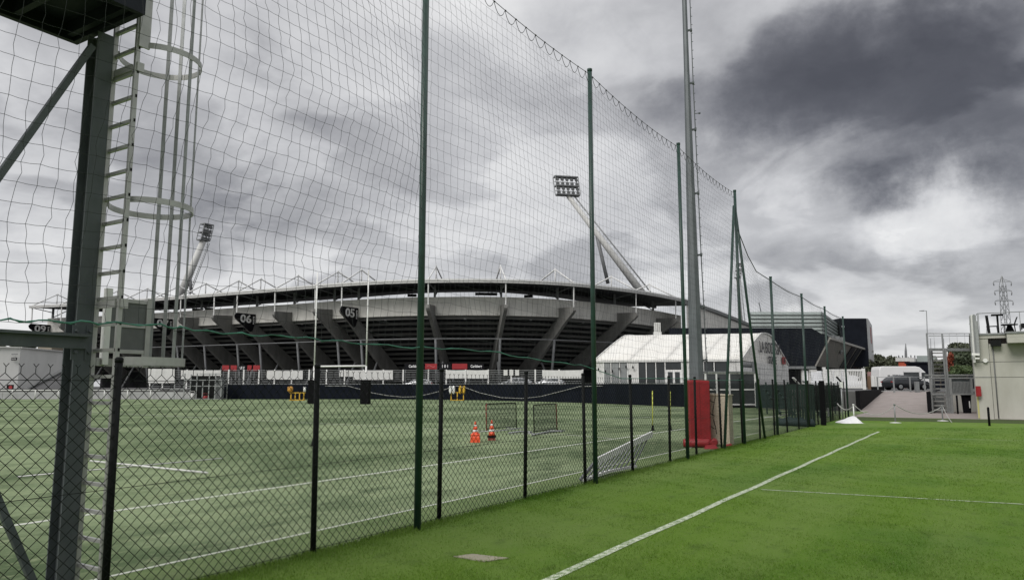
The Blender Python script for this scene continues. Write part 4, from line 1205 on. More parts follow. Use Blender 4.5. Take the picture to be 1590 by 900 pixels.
for k, (dx, dz, c, nm) in enumerate(((0.75, 0.28, M_white, "white bucket standing inside the storage cage"), (2.6, 0.25, M_redb, "red tub on the floor of the storage cage"))):
    mb = MB(); mb.tube([(x0 + dx, yc + 0.8, 0.02), (x0 + dx, yc + 0.8, 0.1), (x0 + dx, yc + 0.8, 0.85 * (1 if k == 0 else .6))], [0.3, 0.34, 0.42], 10)
    mb.tube([(x0 + dx - 0.42, yc + 0.8, 0.8 - .3 * k), (x0 + dx - .3, yc + 0.8, 1.1 - .3 * k), (x0 + dx + .3, yc + 0.8, 1.1 - .3 * k), (x0 + dx + 0.42, yc + 0.8, 0.8 - .3 * k)], 0.03, 4)
    tag(mb.build("bucket" if k == 0 else "tub", c, origin=(x0 + dx, yc + 0.8, 0)), nm, "container")

# ------------------------------------------------------------------ fence of the car park behind the screen, with banners and cars
YF = [(-60, 108.0), (-40, 108.0), (-14, 107.2), (8.6, 84.8)]


def yf(x): return float(np.interp(x, [p[0] for p in YF], [p[1] for p in YF]))


def xf(u): return min(np.arange(-60, 12, 0.05), key=lambda x: abs(795 + FPX * x / (yf(x) * CP + 1.0 * SP) - u))


pf = thing("car_park_fence", "light grey rail fence with white posts behind the black screen wall", "fence", (xf(640), yf(xf(640)), 1.4))
fpu = [233, 253, 290, 318, 355, 378, 402, 426, 453, 480, 507, 535, 564, 595, 626, 665, 693, 723, 758, 794, 831, 868, 905]
ztop = lambda x: CAMZ + (599 - 574.3) / FPX * yf(x)
mb0 = None
for u in fpu:
    x = xf(u); y = yf(x); z = ztop(x)
    mb = MB(); mb.box(x - 0.09, x + 0.09, y - 0.06, y + 0.06, 1.4, z + 0.05); mb.build("fence_post", M_white, pf)
xs = [xf(231)] + [xf(u) for u in (300, 400, 500, 600, 640)] + [xf(u) for u in (700, 760, 840, 905)]
for k in range(11):
    mb = MB()
    for a, b in zip(xs, xs[1:]):
        za, zb2 = 1.55 + (ztop(a) - 1.6) * k / 10, 1.55 + (ztop(b) - 1.6) * k / 10
        mb.bar((a, yf(a) + 0.1, za), (b, yf(b) + 0.1, zb2), 0.03, 0.055)
    mb.build("fence_rail", M_galv, pf)
for u0, u1, va, vb, lb in ((230, 271, 572, 594, "white board on the car park fence just below the ladder cage"), (281, 343, 574.5, 588, "white banner on the fence above the storage cage"), (414, 470, 575, 588.5, "white banner on the fence just short of the goal"),
                           (548, 610, 574.5, 589, "white banner on the fence behind the padded goal post"), (692, 724, 574, 587, "white banner half beside the red advertising board"), (724.5, 759, 574, 587, "white banner under the script advertising board"), (842, 905, 574, 587, "white banner on the fence next to the marquee"),
                           (527, 533, 574.5, 584, "first of three small white posters between the goal posts"), (535, 541, 574.5, 584, "middle of three small white posters between the goal posts"), (542, 548, 574.5, 584, "last of three small white posters between the goal posts"),
                           (782, 788, 573.5, 582.5, "first of three small white posters above the silver car"), (791, 797, 573.5, 582.5, "middle of three small white posters above the silver car"), (800, 806, 573.5, 582.5, "last of three small white posters above the silver car")):
    x0_, x1_ = xf(u0), xf(u1); y0_, y1_ = yf(x0_) - 0.16, yf(x1_) - 0.16
    a, b, c, d = at(u0, vb, y0_), at(u1, vb, y1_), at(u1, va, y1_), at(u0, va, y0_)
    mb = MB(); m_ = 3; L0 = []
    ring = [a, ((a[0] + b[0]) / 2, (a[1] + b[1]) / 2 - .03, a[2] - 0.03), b, c, ((c[0] + d[0]) / 2, (c[1] + d[1]) / 2 - .03, c[2] - 0.04), d]
    mb.prism(ring, (0, 0.03, 0))
    g = "white banners tied to the car park fence" if u1 - u0 > 10 else "small white posters on the car park fence"
    tag(mb.build("banner" if u1 - u0 > 10 else "poster", M_offw, origin=a), lb, "banner" if u1 - u0 > 10 else "poster", g)


def make_car(name, label, loc, yaw, paint, L_=4.4, hatch=True, group=None):
    r = thing(name, label, "car", loc, group)
    c, s = math.cos(yaw), math.sin(yaw)
    fr = lambda x, y, z: (loc[0] + x * c - y * s, loc[1] + x * s + y * c, loc[2] + z)
    h = L_ / 2
    #        x, bottom, belt, roof, half belt width, half roof width
    secs = [(-h, .42, .72, .74, .66, .60), (-h + .08, .30, .90, .94, .80, .70), (-h + .35, .24, .98, 1.18, .86, .66), (-h + .75, .22, 1.0, 1.38, .88, .62), (-.55, .2, .98, 1.47, .89, .60), (.25, .2, .96, 1.45, .89, .60),
            (.75, .2, .95, 1.30, .89, .60), (1.28, .2, .93, .96, .88, .62), (h - .35, .24, .84, .86, .85, .6), (h - .08, .30, .70, .72, .78, .6), (h, .40, .58, .60, .66, .55)]
    loops = []
    for x, zb_, zl, zr, wb, wr in secs:
        zm = (zb_ + zl) / 2
        loops.append([(x, -wb * .93, zb_), (x, -wb, zm), (x, -wb * .97, zl), (x, -wr, zr - .03), (x, 0, zr), (x, wr, zr - .03), (x, wb * .97, zl), (x, wb, zm), (x, wb * .93, zb_)])
    mb = MB(fr); mb.loft(loops, smooth=True); body = mb.build("body", paint, r)
    for sd in (-1, 1):
        def sp(x, z):
            b_ = np.interp(x, [q[0] for q in secs], [q[4] for q in secs]) * .97; rr = np.interp(x, [q[0] for q in secs], [q[5] for q in secs])
            zl = np.interp(x, [q[0] for q in secs], [q[2] for q in secs]); zr = np.interp(x, [q[0] for q in secs], [q[3] for q in secs]) - .03
            k = min(1, max(0, (z - zl) / (zr - zl))); return (x, sd * (b_ + (rr - b_) * k + 0.012), z)
        for pts in ([(-h + .62, 1.04), (-.45, 1.02), (-.45, 1.37), (-h + .98, 1.33)], [(-.36, 1.02), (1.0, .99), (.70, 1.20), (.25, 1.36), (-.36, 1.375)]):
            q = [sp(*p) for p in pts]; mb = MB(fr); mb.prism(q, (0, sd * 0.012, 0)); mb.build("side_window", M_glassd, r)
        for wx in (-h + .85, h - .85):
            mb = MB(fr); mb.tube([(wx, sd * .70, .33), (wx, sd * .905, .33)], .33, 18, smooth=False); wl = mb.build("wheel", M_rubber, r)
            mb = MB(fr); mb.tube([(wx, sd * .906, .33), (wx, sd * .925, .33)], [.21, .17], 12, smooth=False); mb.build("rim", M_galvd, wl)
        mb = MB(fr); mb.box(-h - .01, -h + .12, sd * .70 - .10, sd * .70 + .10, .76, .86); mb.build("tail_lamp", M_tail, r)
        mb = MB(fr); mb.box(h - .14, h - .02, sd * .62 - .14, sd * .62 + .14, .58, .70); mb.build("headlight", M_lamp, r)
        mb = MB(fr); mb.box(.86, 1.06, sd * .93 - .09, sd * .93 + .09, .98, 1.10); mb.build("wing_mirror", paint, r)
    mb = MB(fr); mb.loft([[(.80, -.56, 1.285), (.80, .56, 1.285), (.82, .56, 1.29), (.82, -.56, 1.29)], [(1.24, -.66, .99), (1.24, .66, .99), (1.26, .66, .995), (1.26, -.66, .995)]]); mb.build("windscreen", M_glassd, r)
    mb = MB(fr); mb.loft([[(-h + .70, -.54, 1.36), (-h + .70, .54, 1.36), (-h + .68, .54, 1.37), (-h + .68, -.54, 1.37)], [(-h + .30, -.62, 1.06), (-h + .30, .62, 1.06), (-h + .28, .62, 1.07), (-h + .28, -.62, 1.07)]]); mb.build("rear_window", M_glassd, r)
    return r


x = xf(800); make_car("parked_car", "silver car parked behind the fence below three white posters", (x, yf(x) + 3.5, 1.4), R(185), M_silv, 4.5, group="cars parked behind the fence")
x = xf(645); make_car("parked_car", "pale silver car parked behind the fence beside the tall net post", (x, yf(x) + 3.5, 1.4), R(178), M_silv, 4.3, group="cars parked behind the fence")
x = xf(845); make_car("parked_car", "silver car parked behind the last white banner by the marquee", (x + 1, yf(x) + 9, 1.4), R(170), M_silv, 4.3, group="cars parked behind the fence")

# ------------------------------------------------------------------ white building at the pitch corner
wb = thing("white_building", "plain white flat roofed building at the far corner of the pitch", "building", at(60, 590, 122))
p0, p1, p2 = at(-60, 540, 112), at(32, 540, 116), at(104, 541.5, 130)
zt = p1[2]
mb = MB(); mb.loft([[(p0[0], p0[1], z), (p1[0], p1[1], z), (p2[0], p2[1], z), (p2[0] - 8, p2[1] + 18, z), (p0[0], p0[1] + 20, z)] for z in (1.3, zt)]); mb.build("wall", mat("white render", (0.62, 0.62, 0.60), 0.8, 0, 0.05, 0.3, dirt=((0.48, 0.48, 0.46), 0.4, (0.4, 0.4, 0.15))), wb)
mb = MB(); 
for a, b in ((p0, p1), (p1, p2)):
    mb.bar((a[0], a[1] - .06, zt + .07), (b[0], b[1] - .06, zt + .07), 0.5, 0.16)
mb.build("roof_edge", M_offw, wb)
q = at(22.5, 556, 115.3); mb = MB(); mb.box(q[0] - .42, q[0] + .42, q[1] - .12, q[1] + .0, q[2] - .3, q[2] + .1); mb.build("wall_sign", M_sign, wb)
mb = MB(); mb.text("ACCES", 0.22, (q[0], q[1] - .14, q[2] - .1), (1, 0, 0), (0, 0, 1), 0.02); mb.build("sign_lettering", M_letter, wb)
q = at(23, 549.5, 115.3); mb = MB(); mb.box(q[0] - .45, q[0] + .45, q[1] - .12, q[1] + .0, q[2] - .06, q[2] + .06); mb.build("lamp_bar", M_strut, wb)
q = at(16, 602, 110); mb = MB(); mb.box(q[0] - .5, q[0] + .5, q[1] - .1, q[1], 1.2, 2.0)
o = mb.build("wall_plate", M_sign, origin=(q[0], q[1], 1.4)); tag(o, "small dark plate with red disc at the white building", "sign")
mb = MB(); mb.tube([(q[0] + .12, q[1] - .16, 1.62), (q[0] + .12, q[1] - .11, 1.62)], 0.27, 12); mb.build("red_disc", M_redb, o)
# stair flank rising beside the building
a, b, c = at(44, 604, 112), at(103, 604, 112), at(103, 574, 112)
mb = MB(); mb.prism([a, b, c], (0, 2.2, 0)); o = mb.build("stair_flank", mat("dark grey flank", (0.13, 0.13, 0.135), 0.85, 0, 0.15, 0.5), origin=a)
tag(o, "dark grey sloping stair flank against the white building", "stairs")
mb = MB(); mb.bar((a[0], a[1] - .1, a[2] + .2), (c[0], c[1] - .1, c[2] + .2), 0.25, 0.3); mb.build("sloping_coping", M_strut, o)
a, b = at(60, 524, 150), at(80, 541, 150); mb = MB(); mb.box(a[0], b[0], 150, 154, 4, a[2]); mb.box(a[0] - .15, b[0] + .15, 149.8, 154.2, a[2] - 2.6, a[2] - 2.45)
tag(mb.build("concrete_pier", mat("brown concrete", (0.25, 0.22, 0.175), 0.85, 0, 0.1, 0.5), origin=(a[0], 150, 4)), "brownish concrete pier rising behind the white building under beam 09", "pillar")


# ------------------------------------------------------------------ rugby goal with black padding
def pole(mb, p, z0, z1, r, n=8): mb.tube([(p[0], p[1], z0), (p[0], p[1], z1)], r, n)


gl, gr = gnd(486.5, 626.6), gnd(567.5, 627.4)
gy = (gl[1] + gr[1]) / 2
gl, gr = at(486.5, 612, gy + 0.9), at(567.5, 612, gy - 0.9)
goal = thing("rugby_goal", "white H shaped rugby goal with black padded posts on the artificial pitch", "goal", (gl[0], gl[1], 0))
zc = at(530, 568.2, gy)[2]; ztp = at(491, 421, gy)[2]
for p in (gl, gr):
    mb = MB(); pole(mb, p, 0, zc, 0.085, 10); pole(mb, p, zc, ztp, 0.07, 10); mb.build("upright", M_white, goal)
    mb = MB(); mb.loft([[(p[0] + x * .46, p[1] + y * .46, z) for x, y in ((-.85, -1), (.85, -1), (1, -.85), (1, .85), (.85, 1), (-.85, 1), (-1, .85), (-1, -.85))] for z in (0.03, 2.42)]); mb.build("post_pad", M_rubber, goal)
mb = MB(); mb.tube([(gl[0], gl[1], zc), (gr[0], gr[1], zc)], 0.09, 10); mb.build("crossbar", M_white, goal)

# yellow training poles
for u0, v0, v1, lb in ((1013.5, 668, 606, "thin lime training pole standing where the netted frame ends"), (1041, 668, 607, "thin lime training pole nearest the red mast padding"), (486.5, 692, 622, "thin lime training pole standing before the black padded goal")):
    p = gnd(u0, v0); t_ = at(u0 - 0.5 if u0 > 600 else u0 + 3, v1, p[1])
    r = thing("training_pole", lb, "pole", p, "lime training poles on the pitch")
    mb = MB(); mb.tube([(p[0], p[1], 0.1), t_], 0.022, 6); mb.build("rod", M_lime, r)
    mb = MB(); mb.tube([(p[0], p[1], 0), (p[0], p[1], 0.05), (p[0], p[1], 0.22)], [0.10, 0.06, 0.035], 8); mb.build("foot", M_rubber, r)

# traffic cones
def cone(p, label, extra=0):
    r = thing("traffic_cone", label, "cone", p, "striped traffic cones on the pitch")
    z = 0.0
    if extra:                                          # a second cone foot stacked under the first
        mb = MB(); mb.loft([[(p[0] + x * w, p[1] + y * w, zz) for x, y in ((-1, -1), (1, -1), (1, 1), (-1, 1))] for zz, w in ((0, .155), (.16, .15), (.20, .135), (.24, .15), (.28, .115))]); mb.build("stacked_foot", M_orange, r)
        z = 0.22
    else:
        mb = MB(); mb.loft([[(p[0] + x * w, p[1] + y * w, zz) for x, y in ((-1, -1), (1, -1), (1, 1), (-1, 1))] for zz, w in ((0, .13), (.10, .12))]); mb.build("spare_foot", mat("dull red rubber", (0.22, .05, .035), .7), r)
        mb = MB(); mb.loft([[(p[0] + x * w, p[1] + y * w, zz) for x, y in ((-1, -1), (1, -1), (1, 1), (-1, 1))] for zz, w in ((.102, .155), (.155, .145))]); mb.build("black_foot", M_rubber, r); z = 0.158
    H = 0.66 - z; rad = lambda k: 0.115 + (0.022 - 0.115) * k
    bands = [(0, .24, M_orange), (.24, .40, M_offw), (.40, .64, M_orange), (.64, .77, M_offw), (.77, 1.0, M_orange)]
    for a, b_, m in bands:
        mb = MB(); mb.tube([(p[0], p[1], z + H * a), (p[0], p[1], z + H * b_)], [rad(a), rad(b_)], 14); mb.build("orange_band" if m is M_orange else "white_band", m, r)
    return r


cone(gnd(738, 686), "orange and white cone standing on a stacked red foot, nearer one", 1)
cone(gnd(763.5, 683), "orange and white cone on a black foot beside the other")

# two rebound nets on the pitch
def rebound(a, b, ztop_, label, red_first):
    a, b = np.array(a), np.array(b)
    r = thing("rebound_net", label, "net frame", tuple(a), "small netted rebound frames on the pitch")
    d = (b - a) / np.linalg.norm(b - a); nrm = np.array((-d[1], d[0], 0))
    lean = nrm * 0.03
    A, B = a + np.array((0, 0, ztop_)) + lean, b + np.array((0, 0, ztop_)) + lean
    low_a, low_b = a + (A - a) * .08, b + (B - b) * .08
    mb = MB(); mb.tube([a, A - np.array((0, 0, .06)), A + d * .05], 0.024, 6); mb.build("side_tube", M_dred if red_first else M_black, r)
    mb = MB(); mb.tube([b, B - np.array((0, 0, .06)), B - d * .05], 0.024, 6); mb.build("side_tube", M_black if red_first else M_dred, r)
    mb = MB(); mb.tube([A + d * .05, B - d * .05], 0.024, 6); mb.tube([low_a, low_b], 0.018, 6); mb.build("cross_tube", M_black, r)
    mb = MB(); mb.tube([a - d * .02 + nrm * .5, a - nrm * .35, b - nrm * .35, b + nrm * .5], 0.024, 6); mb.build("ground_frame", M_galv, r)
    P, Q = [], []
    for k in range(1, 22):
        P.append(low_a + (low_b - low_a) * k / 22); Q.append(A + (B - A) * k / 22)
    for k in range(1, 18):
        P.append(low_a + (A - low_a) * k / 18); Q.append(low_b + (B - low_b) * k / 18)
    stuff(wires("netting", P, Q, 0.006, M_twine, r))


rebound(gnd(755.5, 669), gnd(802, 664.5), 1.08, "netted rebound frame behind the cones with its red tube by the cone", True)
rebound(gnd(829.5, 673), gnd(865, 668), 1.08, "netted rebound frame past the cones with its red tube on the far side", False)
for u0, v0, u1, v1, lb in ((790, 673.5, 826, 672, "grey frame bar lying on the turf between both rebound frames"), (826, 676.5, 874, 670, "grey looped bar lying before the second rebound frame")):
    a, b = gnd(u0, v0), gnd(u1, v1); mb = MB(); mb.tube([(a[0], a[1], .04), ((a[0] + b[0]) / 2, (a[1] + b[1]) / 2 + .3, .06), (b[0], b[1], .04), (b[0] - .1, b[1] - .3, .04)], 0.035, 6)
    tag(mb.build("loose_bar", M_galv, origin=a), lb, "bar")

# tilted frame with bars lying against the fence
bt = [on_t(u, v, t) for u, v, t in ((903, 748, 6.34), (945, 735, 6.34), (988, 728, 6.34))]
bt = [(p[0], p[1], 0.04 + 0.02 * k) for k, p in enumerate(gnd(u, v) for u, v in ((905, 748), (946, 735.5), (987, 729)))]
dn = np.array(W(1, 0)) ; up = np.array(W(0, 0.55, 0.42))
tp0, tp1 = at(924, 717, gnd(905, 748)[1] + 0.15), at(1012, 673.5, gnd(987, 729)[1] + 1.2)
fr_ = thing("tilted_frame", "pale slatted frame leaning over on the turf just inside the fence", "frame", bt[0])
mb = MB(); mb.bar(bt[0], bt[1], 0.07, 0.05); mb.bar(bt[1], bt[2], 0.07, 0.05); mb.build("lower_rail", M_white, fr_)
mb = MB(); mb.bar(tp0, tp1, 0.05, 0.13); mb.build("upper_rail", M_white, fr_)
A, B = np.array(bt[0]), np.array(bt[2]); T0, T1 = np.array(tp0), np.array(tp1)
for k in range(11):
    x = 0.06 + 0.9 * k / 10
    lo = np.array(bt[0]) + (np.array(bt[1]) - np.array(bt[0])) * min(1, x * 2) if x < .5 else np.array(bt[1]) + (np.array(bt[2]) - np.array(bt[1])) * (x - .5) * 2
    mb = MB(); mb.bar(lo, T0 + (T1 - T0) * (x * 0.93 + .05), 0.024, 0.024); mb.build("slat", M_galvd, fr_)
mb = MB(); mb.bar(T0, np.array(bt[0]) + np.array((-.05, 0, 0)), 0.05); mb.build("end_bar", M_strut, fr_)

# yellow training sleds by the screen
def sled(u0, u1, v0, v1, label, pads):
    a, b = gnd(u0, v0), gnd(u1, v0); Yb = a[1]; b = (b[0], Yb, 0); zt_ = at(u0, v1, Yb)[2]
    r = thing("tackle_sled", label, "training sled", a, "yellow training sleds by the screen wall")
    w = b[0] - a[0]
    mb = MB()
    for k in range(4 if not pads else 3):
        x = a[0] + w * (0.1 + 0.8 * k / (3 if not pads else 2)); mb.bar((x, Yb, 0.1), (x, Yb, zt_ * .55), 0.11); mb.bar((x, Yb - .5, 0.06), (x, Yb + .6, 0.06), 0.12)
    mb.bar((a[0], Yb, zt_ * .55), (b[0], Yb, zt_ * .55), 0.10); mb.bar((a[0] + .2, Yb - .3, .07), (b[0] - .2, Yb - .3, .07), .1)
    mb.build("frame", M_yellow, r)
    if pads:
        for k, (x, m) in enumerate(((.05, M_white), (.27, M_white), (.68, M_yellow), (.93, M_yellow))):
            q = (a[0] + w * x, Yb - .15); mb = MB(); mb.tube([(*q, zt_ * .45), (*q, zt_ * .55), (*q, zt_ * .92), (*q, zt_)], [.12, .17, .17, .11], 10); mb.build("bag", m, r)
    else:
        mb = MB(); q = (a[0] + .1, Yb - .1); mb.tube([(*q, zt_ * .6), (*q, zt_ * .7), (*q, zt_ * .92), (*q, zt_)], [.2, .34, .34, .2], 10); mb.build("bag", mat("amber pad", (.5, .25, .04), .6), r)
        q = (b[0] - .1, Yb - .1); mb = MB(); mb.tube([(*q, zt_ * .62), (*q, zt_ * .96)], .16, 10); mb.build("bag", M_white, r)


sled(449, 474, 621.5, 599.5, "yellow tackle sled with amber pad standing beside the padded goal post", False)
sled(698, 722, 621.5, 598.5, "yellow sled carrying white and yellow bags beyond the tall net post", True)

# ------------------------------------------------------------------ white marquee
def lerp(a, b, x): return tuple(a[i] + (b[i] - a[i]) * x for i in range(len(a)))


FL, FR_, BR = at(922, 560.5, 78.5), at(1150, 559.7, 75), at(1224, 567.3, 92.5)
ZE = 4.4
FL, FR_, BR = (FL[0], FL[1], ZE), (FR_[0], FR_[1], ZE), (BR[0], BR[1], ZE)
BL = (FL[0] + BR[0] - FR_[0], FL[1] + BR[1] - FR_[1], ZE)
ZB, ZTOP = 1.4, 8.2
tent = thing("marquee", "large white marquee with curved roof and lettered gable beside the stadium", "marquee", (FL[0], FL[1], ZB))
dv = np.array(BR) - np.array(FR_)


def roof_pt(base, k):
    """arched roof profile: k runs 0..1 from the front eave over the ridge to the back eave"""
    w = abs(2 * k - 1)
    h = (ZTOP - ZE) * (1 - w ** 1.22) if w > 0.22 else (ZTOP - ZE) * (1 - 0.22 ** 1.22 + (0.22 ** 2 - w ** 2) * 0.9)
    return (base[0] + dv[0] * k, base[1] + dv[1] * k, ZE + h)


ks = [0, .08, .18, .28, .36, .40, .44, .47, .5, .53, .56, .60, .64, .72, .82, .92, 1.0]
lv = np.array(FL) - np.array(FR_)
bays = [0.0, 0.25, 0.5, 0.75, 1.0]
for x0, x1 in zip(bays, bays[1:]):                      # roof sheets, one to a bay, sagging a little between the frames
    mb = MB(); loops = []
    for j in range(7):
        x = x0 + (x1 - x0) * j / 6; sag = 0.025 * math.sin(math.pi * j / 6)
        base = np.array(FR_) + lv * x
        loops.append([(p[0], p[1], p[2] - sag * (0.2 + 0.8 * math.sin(math.pi * k))) for k in ks for p in [roof_pt(base, k)]])
    mb.loft(loops, closed=False, caps=False, smooth=True)
    o = mb.build("roof_sheet", M_tent, tent); md = o.modifiers.new("thickness", 'SOLIDIFY'); md.thickness = 0.05
for nm, base in (("gable", FR_), ("gable", FL)):
    mb = MB(); lp = [roof_pt(base, k) for k in ks]; d = lv / np.linalg.norm(lv) * (0.04 if base is FR_ else -0.04)
    mb.prism([(p[0] + d[0], p[1] + d[1], p[2] - 0.03) for p in lp], tuple(d)); mb.build("gable", M_tent, tent)
    mb = MB(); pr = [roof_pt(base, k) for k in ks]; e = -lv / np.linalg.norm(lv) * (0.05 if base is FR_ else -0.05)
    for a, b in zip(pr, pr[1:]): mb.bar((a[0] + e[0], a[1] + e[1], a[2]), (b[0] + e[0], b[1] + e[1], b[2]), 0.10, 0.14)
    mb.build("gable_edge", M_offw, tent)
mb = MB(); mb.bar((FL[0], FL[1] - .08, ZE), (FR_[0], FR_[1] - .08, ZE), 0.12, 0.22); mb.build("eave_beam", M_offw, tent)
# front wall, panel by panel
fu = [(922, 937.5, 'w'), (938, 948, 'g'), (951, 962, 'g'), (965, 975, 'g'), (977, 992, 'w'), (993.5, 1004, 'd'), (1007, 1019, 'd'), (1022, 1034, 'd'), (1036, 1060, 'door'), (1061, 1093, 'w'), (1095, 1108, 'd'), (1112, 1129, 'd'), (1131, 1150, 'w')]


def front_x(u): return (u - 922) / (1150 - 922)


fdir = (np.array(FR_) - np.array(FL)); fn = np.array((fdir[1], -fdir[0], 0)); fn /= np.linalg.norm(fn)
if fn[1] > 0: fn = -fn


def front_panel(u0, u1, z0, z1, m, name, out=0.0, th=0.08):
    a, b = lerp(FL, FR_, front_x(u0)), lerp(FL, FR_, front_x(u1))
    a = (a[0] + fn[0] * out, a[1] + fn[1] * out); b = (b[0] + fn[0] * out, b[1] + fn[1] * out)
    mb = MB(); mb.prism([(*a, z0), (*b, z0), (*b, z1), (*a, z1)], (-fn[0] * th, -fn[1] * th, 0)); return mb.build(name, m, tent)


for u0, u1, kd in fu:
    if kd == 'w': front_panel(u0, u1, ZB, ZE - .12, M_offw, "wall_panel")
    elif kd == 'g': front_panel(u0, u1, ZB, ZE - .12, M_glassg, "window")
    elif kd == 'd': front_panel(u0, u1, ZB, ZE - .12, M_glassd, "window")
    else:
        front_panel(u0, u1, 3.55, ZE - .12, M_glassd, "door_light")
        d0 = front_panel(u0, u1, ZB, 3.48, M_white, "door", 0.03)
        front_panel(u0 + 3, u0 + 10.5, 2.05, 3.25, M_glassd, "door_pane", 0.045, 0.02); front_panel(u0 + 14, u1 - 2.5, 2.05, 3.25, M_glassd, "door_pane", 0.045, 0.02)
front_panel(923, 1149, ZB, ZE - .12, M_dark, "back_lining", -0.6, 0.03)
for u in (937.75, 949.5, 963.5, 976, 992.7, 1005.5, 1020.5, 1035, 1060.5, 1094, 1110, 1130):
    front_panel(u - .7, u + .7, ZB, ZE - .12, M_white, "mullion", 0.05, 0.12)
front_panel(922, 937, ZB, 2.4, M_white, "plinth_board", 0.04, 0.03)
for u in (1023, 1028, 1032): front_panel(u - 2.2, u + 2.0, 2.0, 2.45, M_glassg, "poster", 0.02, 0.015)
for k in range(6):
    u = 930 + k * 11; a = lerp(FL, FR_, front_x(u)); a = (a[0] + fn[0] * .3, a[1] + fn[1] * .3, 3.6 - .25 * math.sin(k * 1.1)); mb = MB(); mb.tube([(a[0], a[1], a[2] + .12), a, (a[0], a[1], a[2] - .2)], [0.03, .09, .05], 6); mb.build("festoon_bulb", M_black, tent)
# gable wall
gn = np.array((dv[1], -dv[0], 0)) / np.linalg.norm(dv)
gx = np.array((dv[0], dv[1], 0)) / np.linalg.norm(dv)


def gable_panel(k0, k1, z0, z1, m, name, out=0.0, th=0.08):
    a, b = np.array(FR_) + dv * k0 + gn * out, np.array(FR_) + dv * k1 + gn * out
    mb = MB(); mb.prism([(a[0], a[1], z0), (b[0], b[1], z0), (b[0], b[1], z1), (a[0], a[1], z1)], (-gn[0] * th, -gn[1] * th, 0)); return mb.build(name, m, tent)


for k0, k1 in ((0, .2), (.205, .29), (.295, .44), (.445, .58), (.585, .72), (.725, .86), (.865, 1)):
    if k0 < .2: gable_panel(k0, k1, ZB, 3.7, M_offw, "wall_panel"); gable_panel(k0 + .01, k1 - .01, 3.72, 4.3, M_glassd, "high_window", 0.01)
    elif k0 < .29: gable_panel(k0, k1, ZB, ZE - .02, M_galvd, "wall_panel")
    else: gable_panel(k0, k1, ZB, ZE - .02, M_offw, "wall_panel")
for z in (1.9, 2.5, 3.1, 3.7): gable_panel(.30, .995, z - .02, z + .02, M_galv, "panel_seam", 0.015, 0.02)
c = np.array(FR_) + dv * 0.565 + gn * 0.14
mb = MB(); mb.text("LA BODEGA", 1.8, (c[0], c[1], 6.05), gx, (0, 0, 1), 0.03, 0.01, sx=0.98); mb.build("lettering", mat("dark lettering", (0.03, 0.03, 0.035), 0.6), tent)
c = np.array(FR_) + dv * 0.60 + gn * 0.14
mb = MB(); mb.text("STADE", 1.15, (c[0], c[1], 4.72), gx, (0, 0, 1), 0.03, 0.03, sx=1.1); mb.build("lettering", MATS["dark lettering"], tent)
c = np.array(FR_) + dv * 0.865 + gn * 0.13
mb = MB(); mb.prism([(c[0] - gx[0] * .75, c[1] - gx[1] * .75, z) if i in (0, 3) else (c[0] + gx[0] * .75, c[1] + gx[1] * .75, z) for i, z in enumerate((4.42, 4.42, 5.3, 5.3))], tuple(gn * .05)); em = mb.build("emblem", mat("muted red emblem", (0.26, 0.03, 0.03), 0.6), tent)
mb = MB(); mb.text("ST", 0.6, (c[0] + gn[0] * .07, c[1] + gn[1] * .07, 4.86), gx, (0, 0, 1), 0.02, 0.02); mb.build("emblem_letters", MATS["dark lettering"], em)

# chimney unit standing behind the marquee roof
q = at(1021, 505, 90); mb = MB()
for k in range(4): mb.box(q[0] - .36 + k * .2, q[0] - .24 + k * .2, 90, 90.5, 8.0, q[2] + .35)
mb.box(q[0] - .45, q[0] + .45, 89.95, 90.6, 7.2, 8.4)
tag(mb.build("vent_unit", M_offw, origin=(q[0], 90, 7.2)), "pale vent unit with upright fins behind the marquee roof", "vent")

# glazed shelter in front of the marquee
sh = thing("glazed_shelter", "grey framed dark glass shelter standing in front of the marquee", "shelter", gnd(1097, 632))
a, b = gnd(1097, 632.2), gnd(1174, 632.8); Ys = a[1]; b = (b[0] * Ys / b[1], Ys)
zt = at(1130, 579, Ys)[2]; dx = (b[0] - a[0])
for i, (k0, k1) in enumerate(((0.0, .22), (.22, .48), (.48, .73), (.73, 1.0))):
    for z0, z1 in ((0.25, zt * .52), (zt * .52, zt)):
        mb = MB(); mb.box(a[0] + dx * k0 + .07, a[0] + dx * k1 - .07, Ys, Ys + .03, z0 + .06, z1 - .06); mb.build("pane", M_glassd, sh)
mb = MB()
for k in (0, .22, .48, .73, 1.0):
    mb.box(a[0] + dx * k - .07, a[0] + dx * k + .07, Ys - .05, Ys + .09, 0, zt)
    if k in (0, 1.0): mb.box(a[0] + dx * k - .06, a[0] + dx * k + .06, Ys + 2.6, Ys + 2.74, 0, zt)
for z in (.25, zt * .52, zt): mb.box(a[0] + .072, a[0] + dx - .072, Ys - .03, Ys + .07, z - .06, z + .06)
mb.build("frame", M_offw, sh)
mb = MB(); mb.box(a[0] - .15, b[0] + .15, Ys - .15, Ys + 2.9, zt + .065, zt + .16); mb.build("roof_slab", M_galvd, sh)
mb = MB(); mb.box(a[0], b[0], Ys + 2.8, Ys + 2.86, 0, zt); mb.build("back_panel", M_black, sh)
mb = MB(); mb.box(a[0] - .3, b[0] + .3, Ys - .4, Ys + 3.0, 0, .10); mb.build("base_slab", M_black, sh)

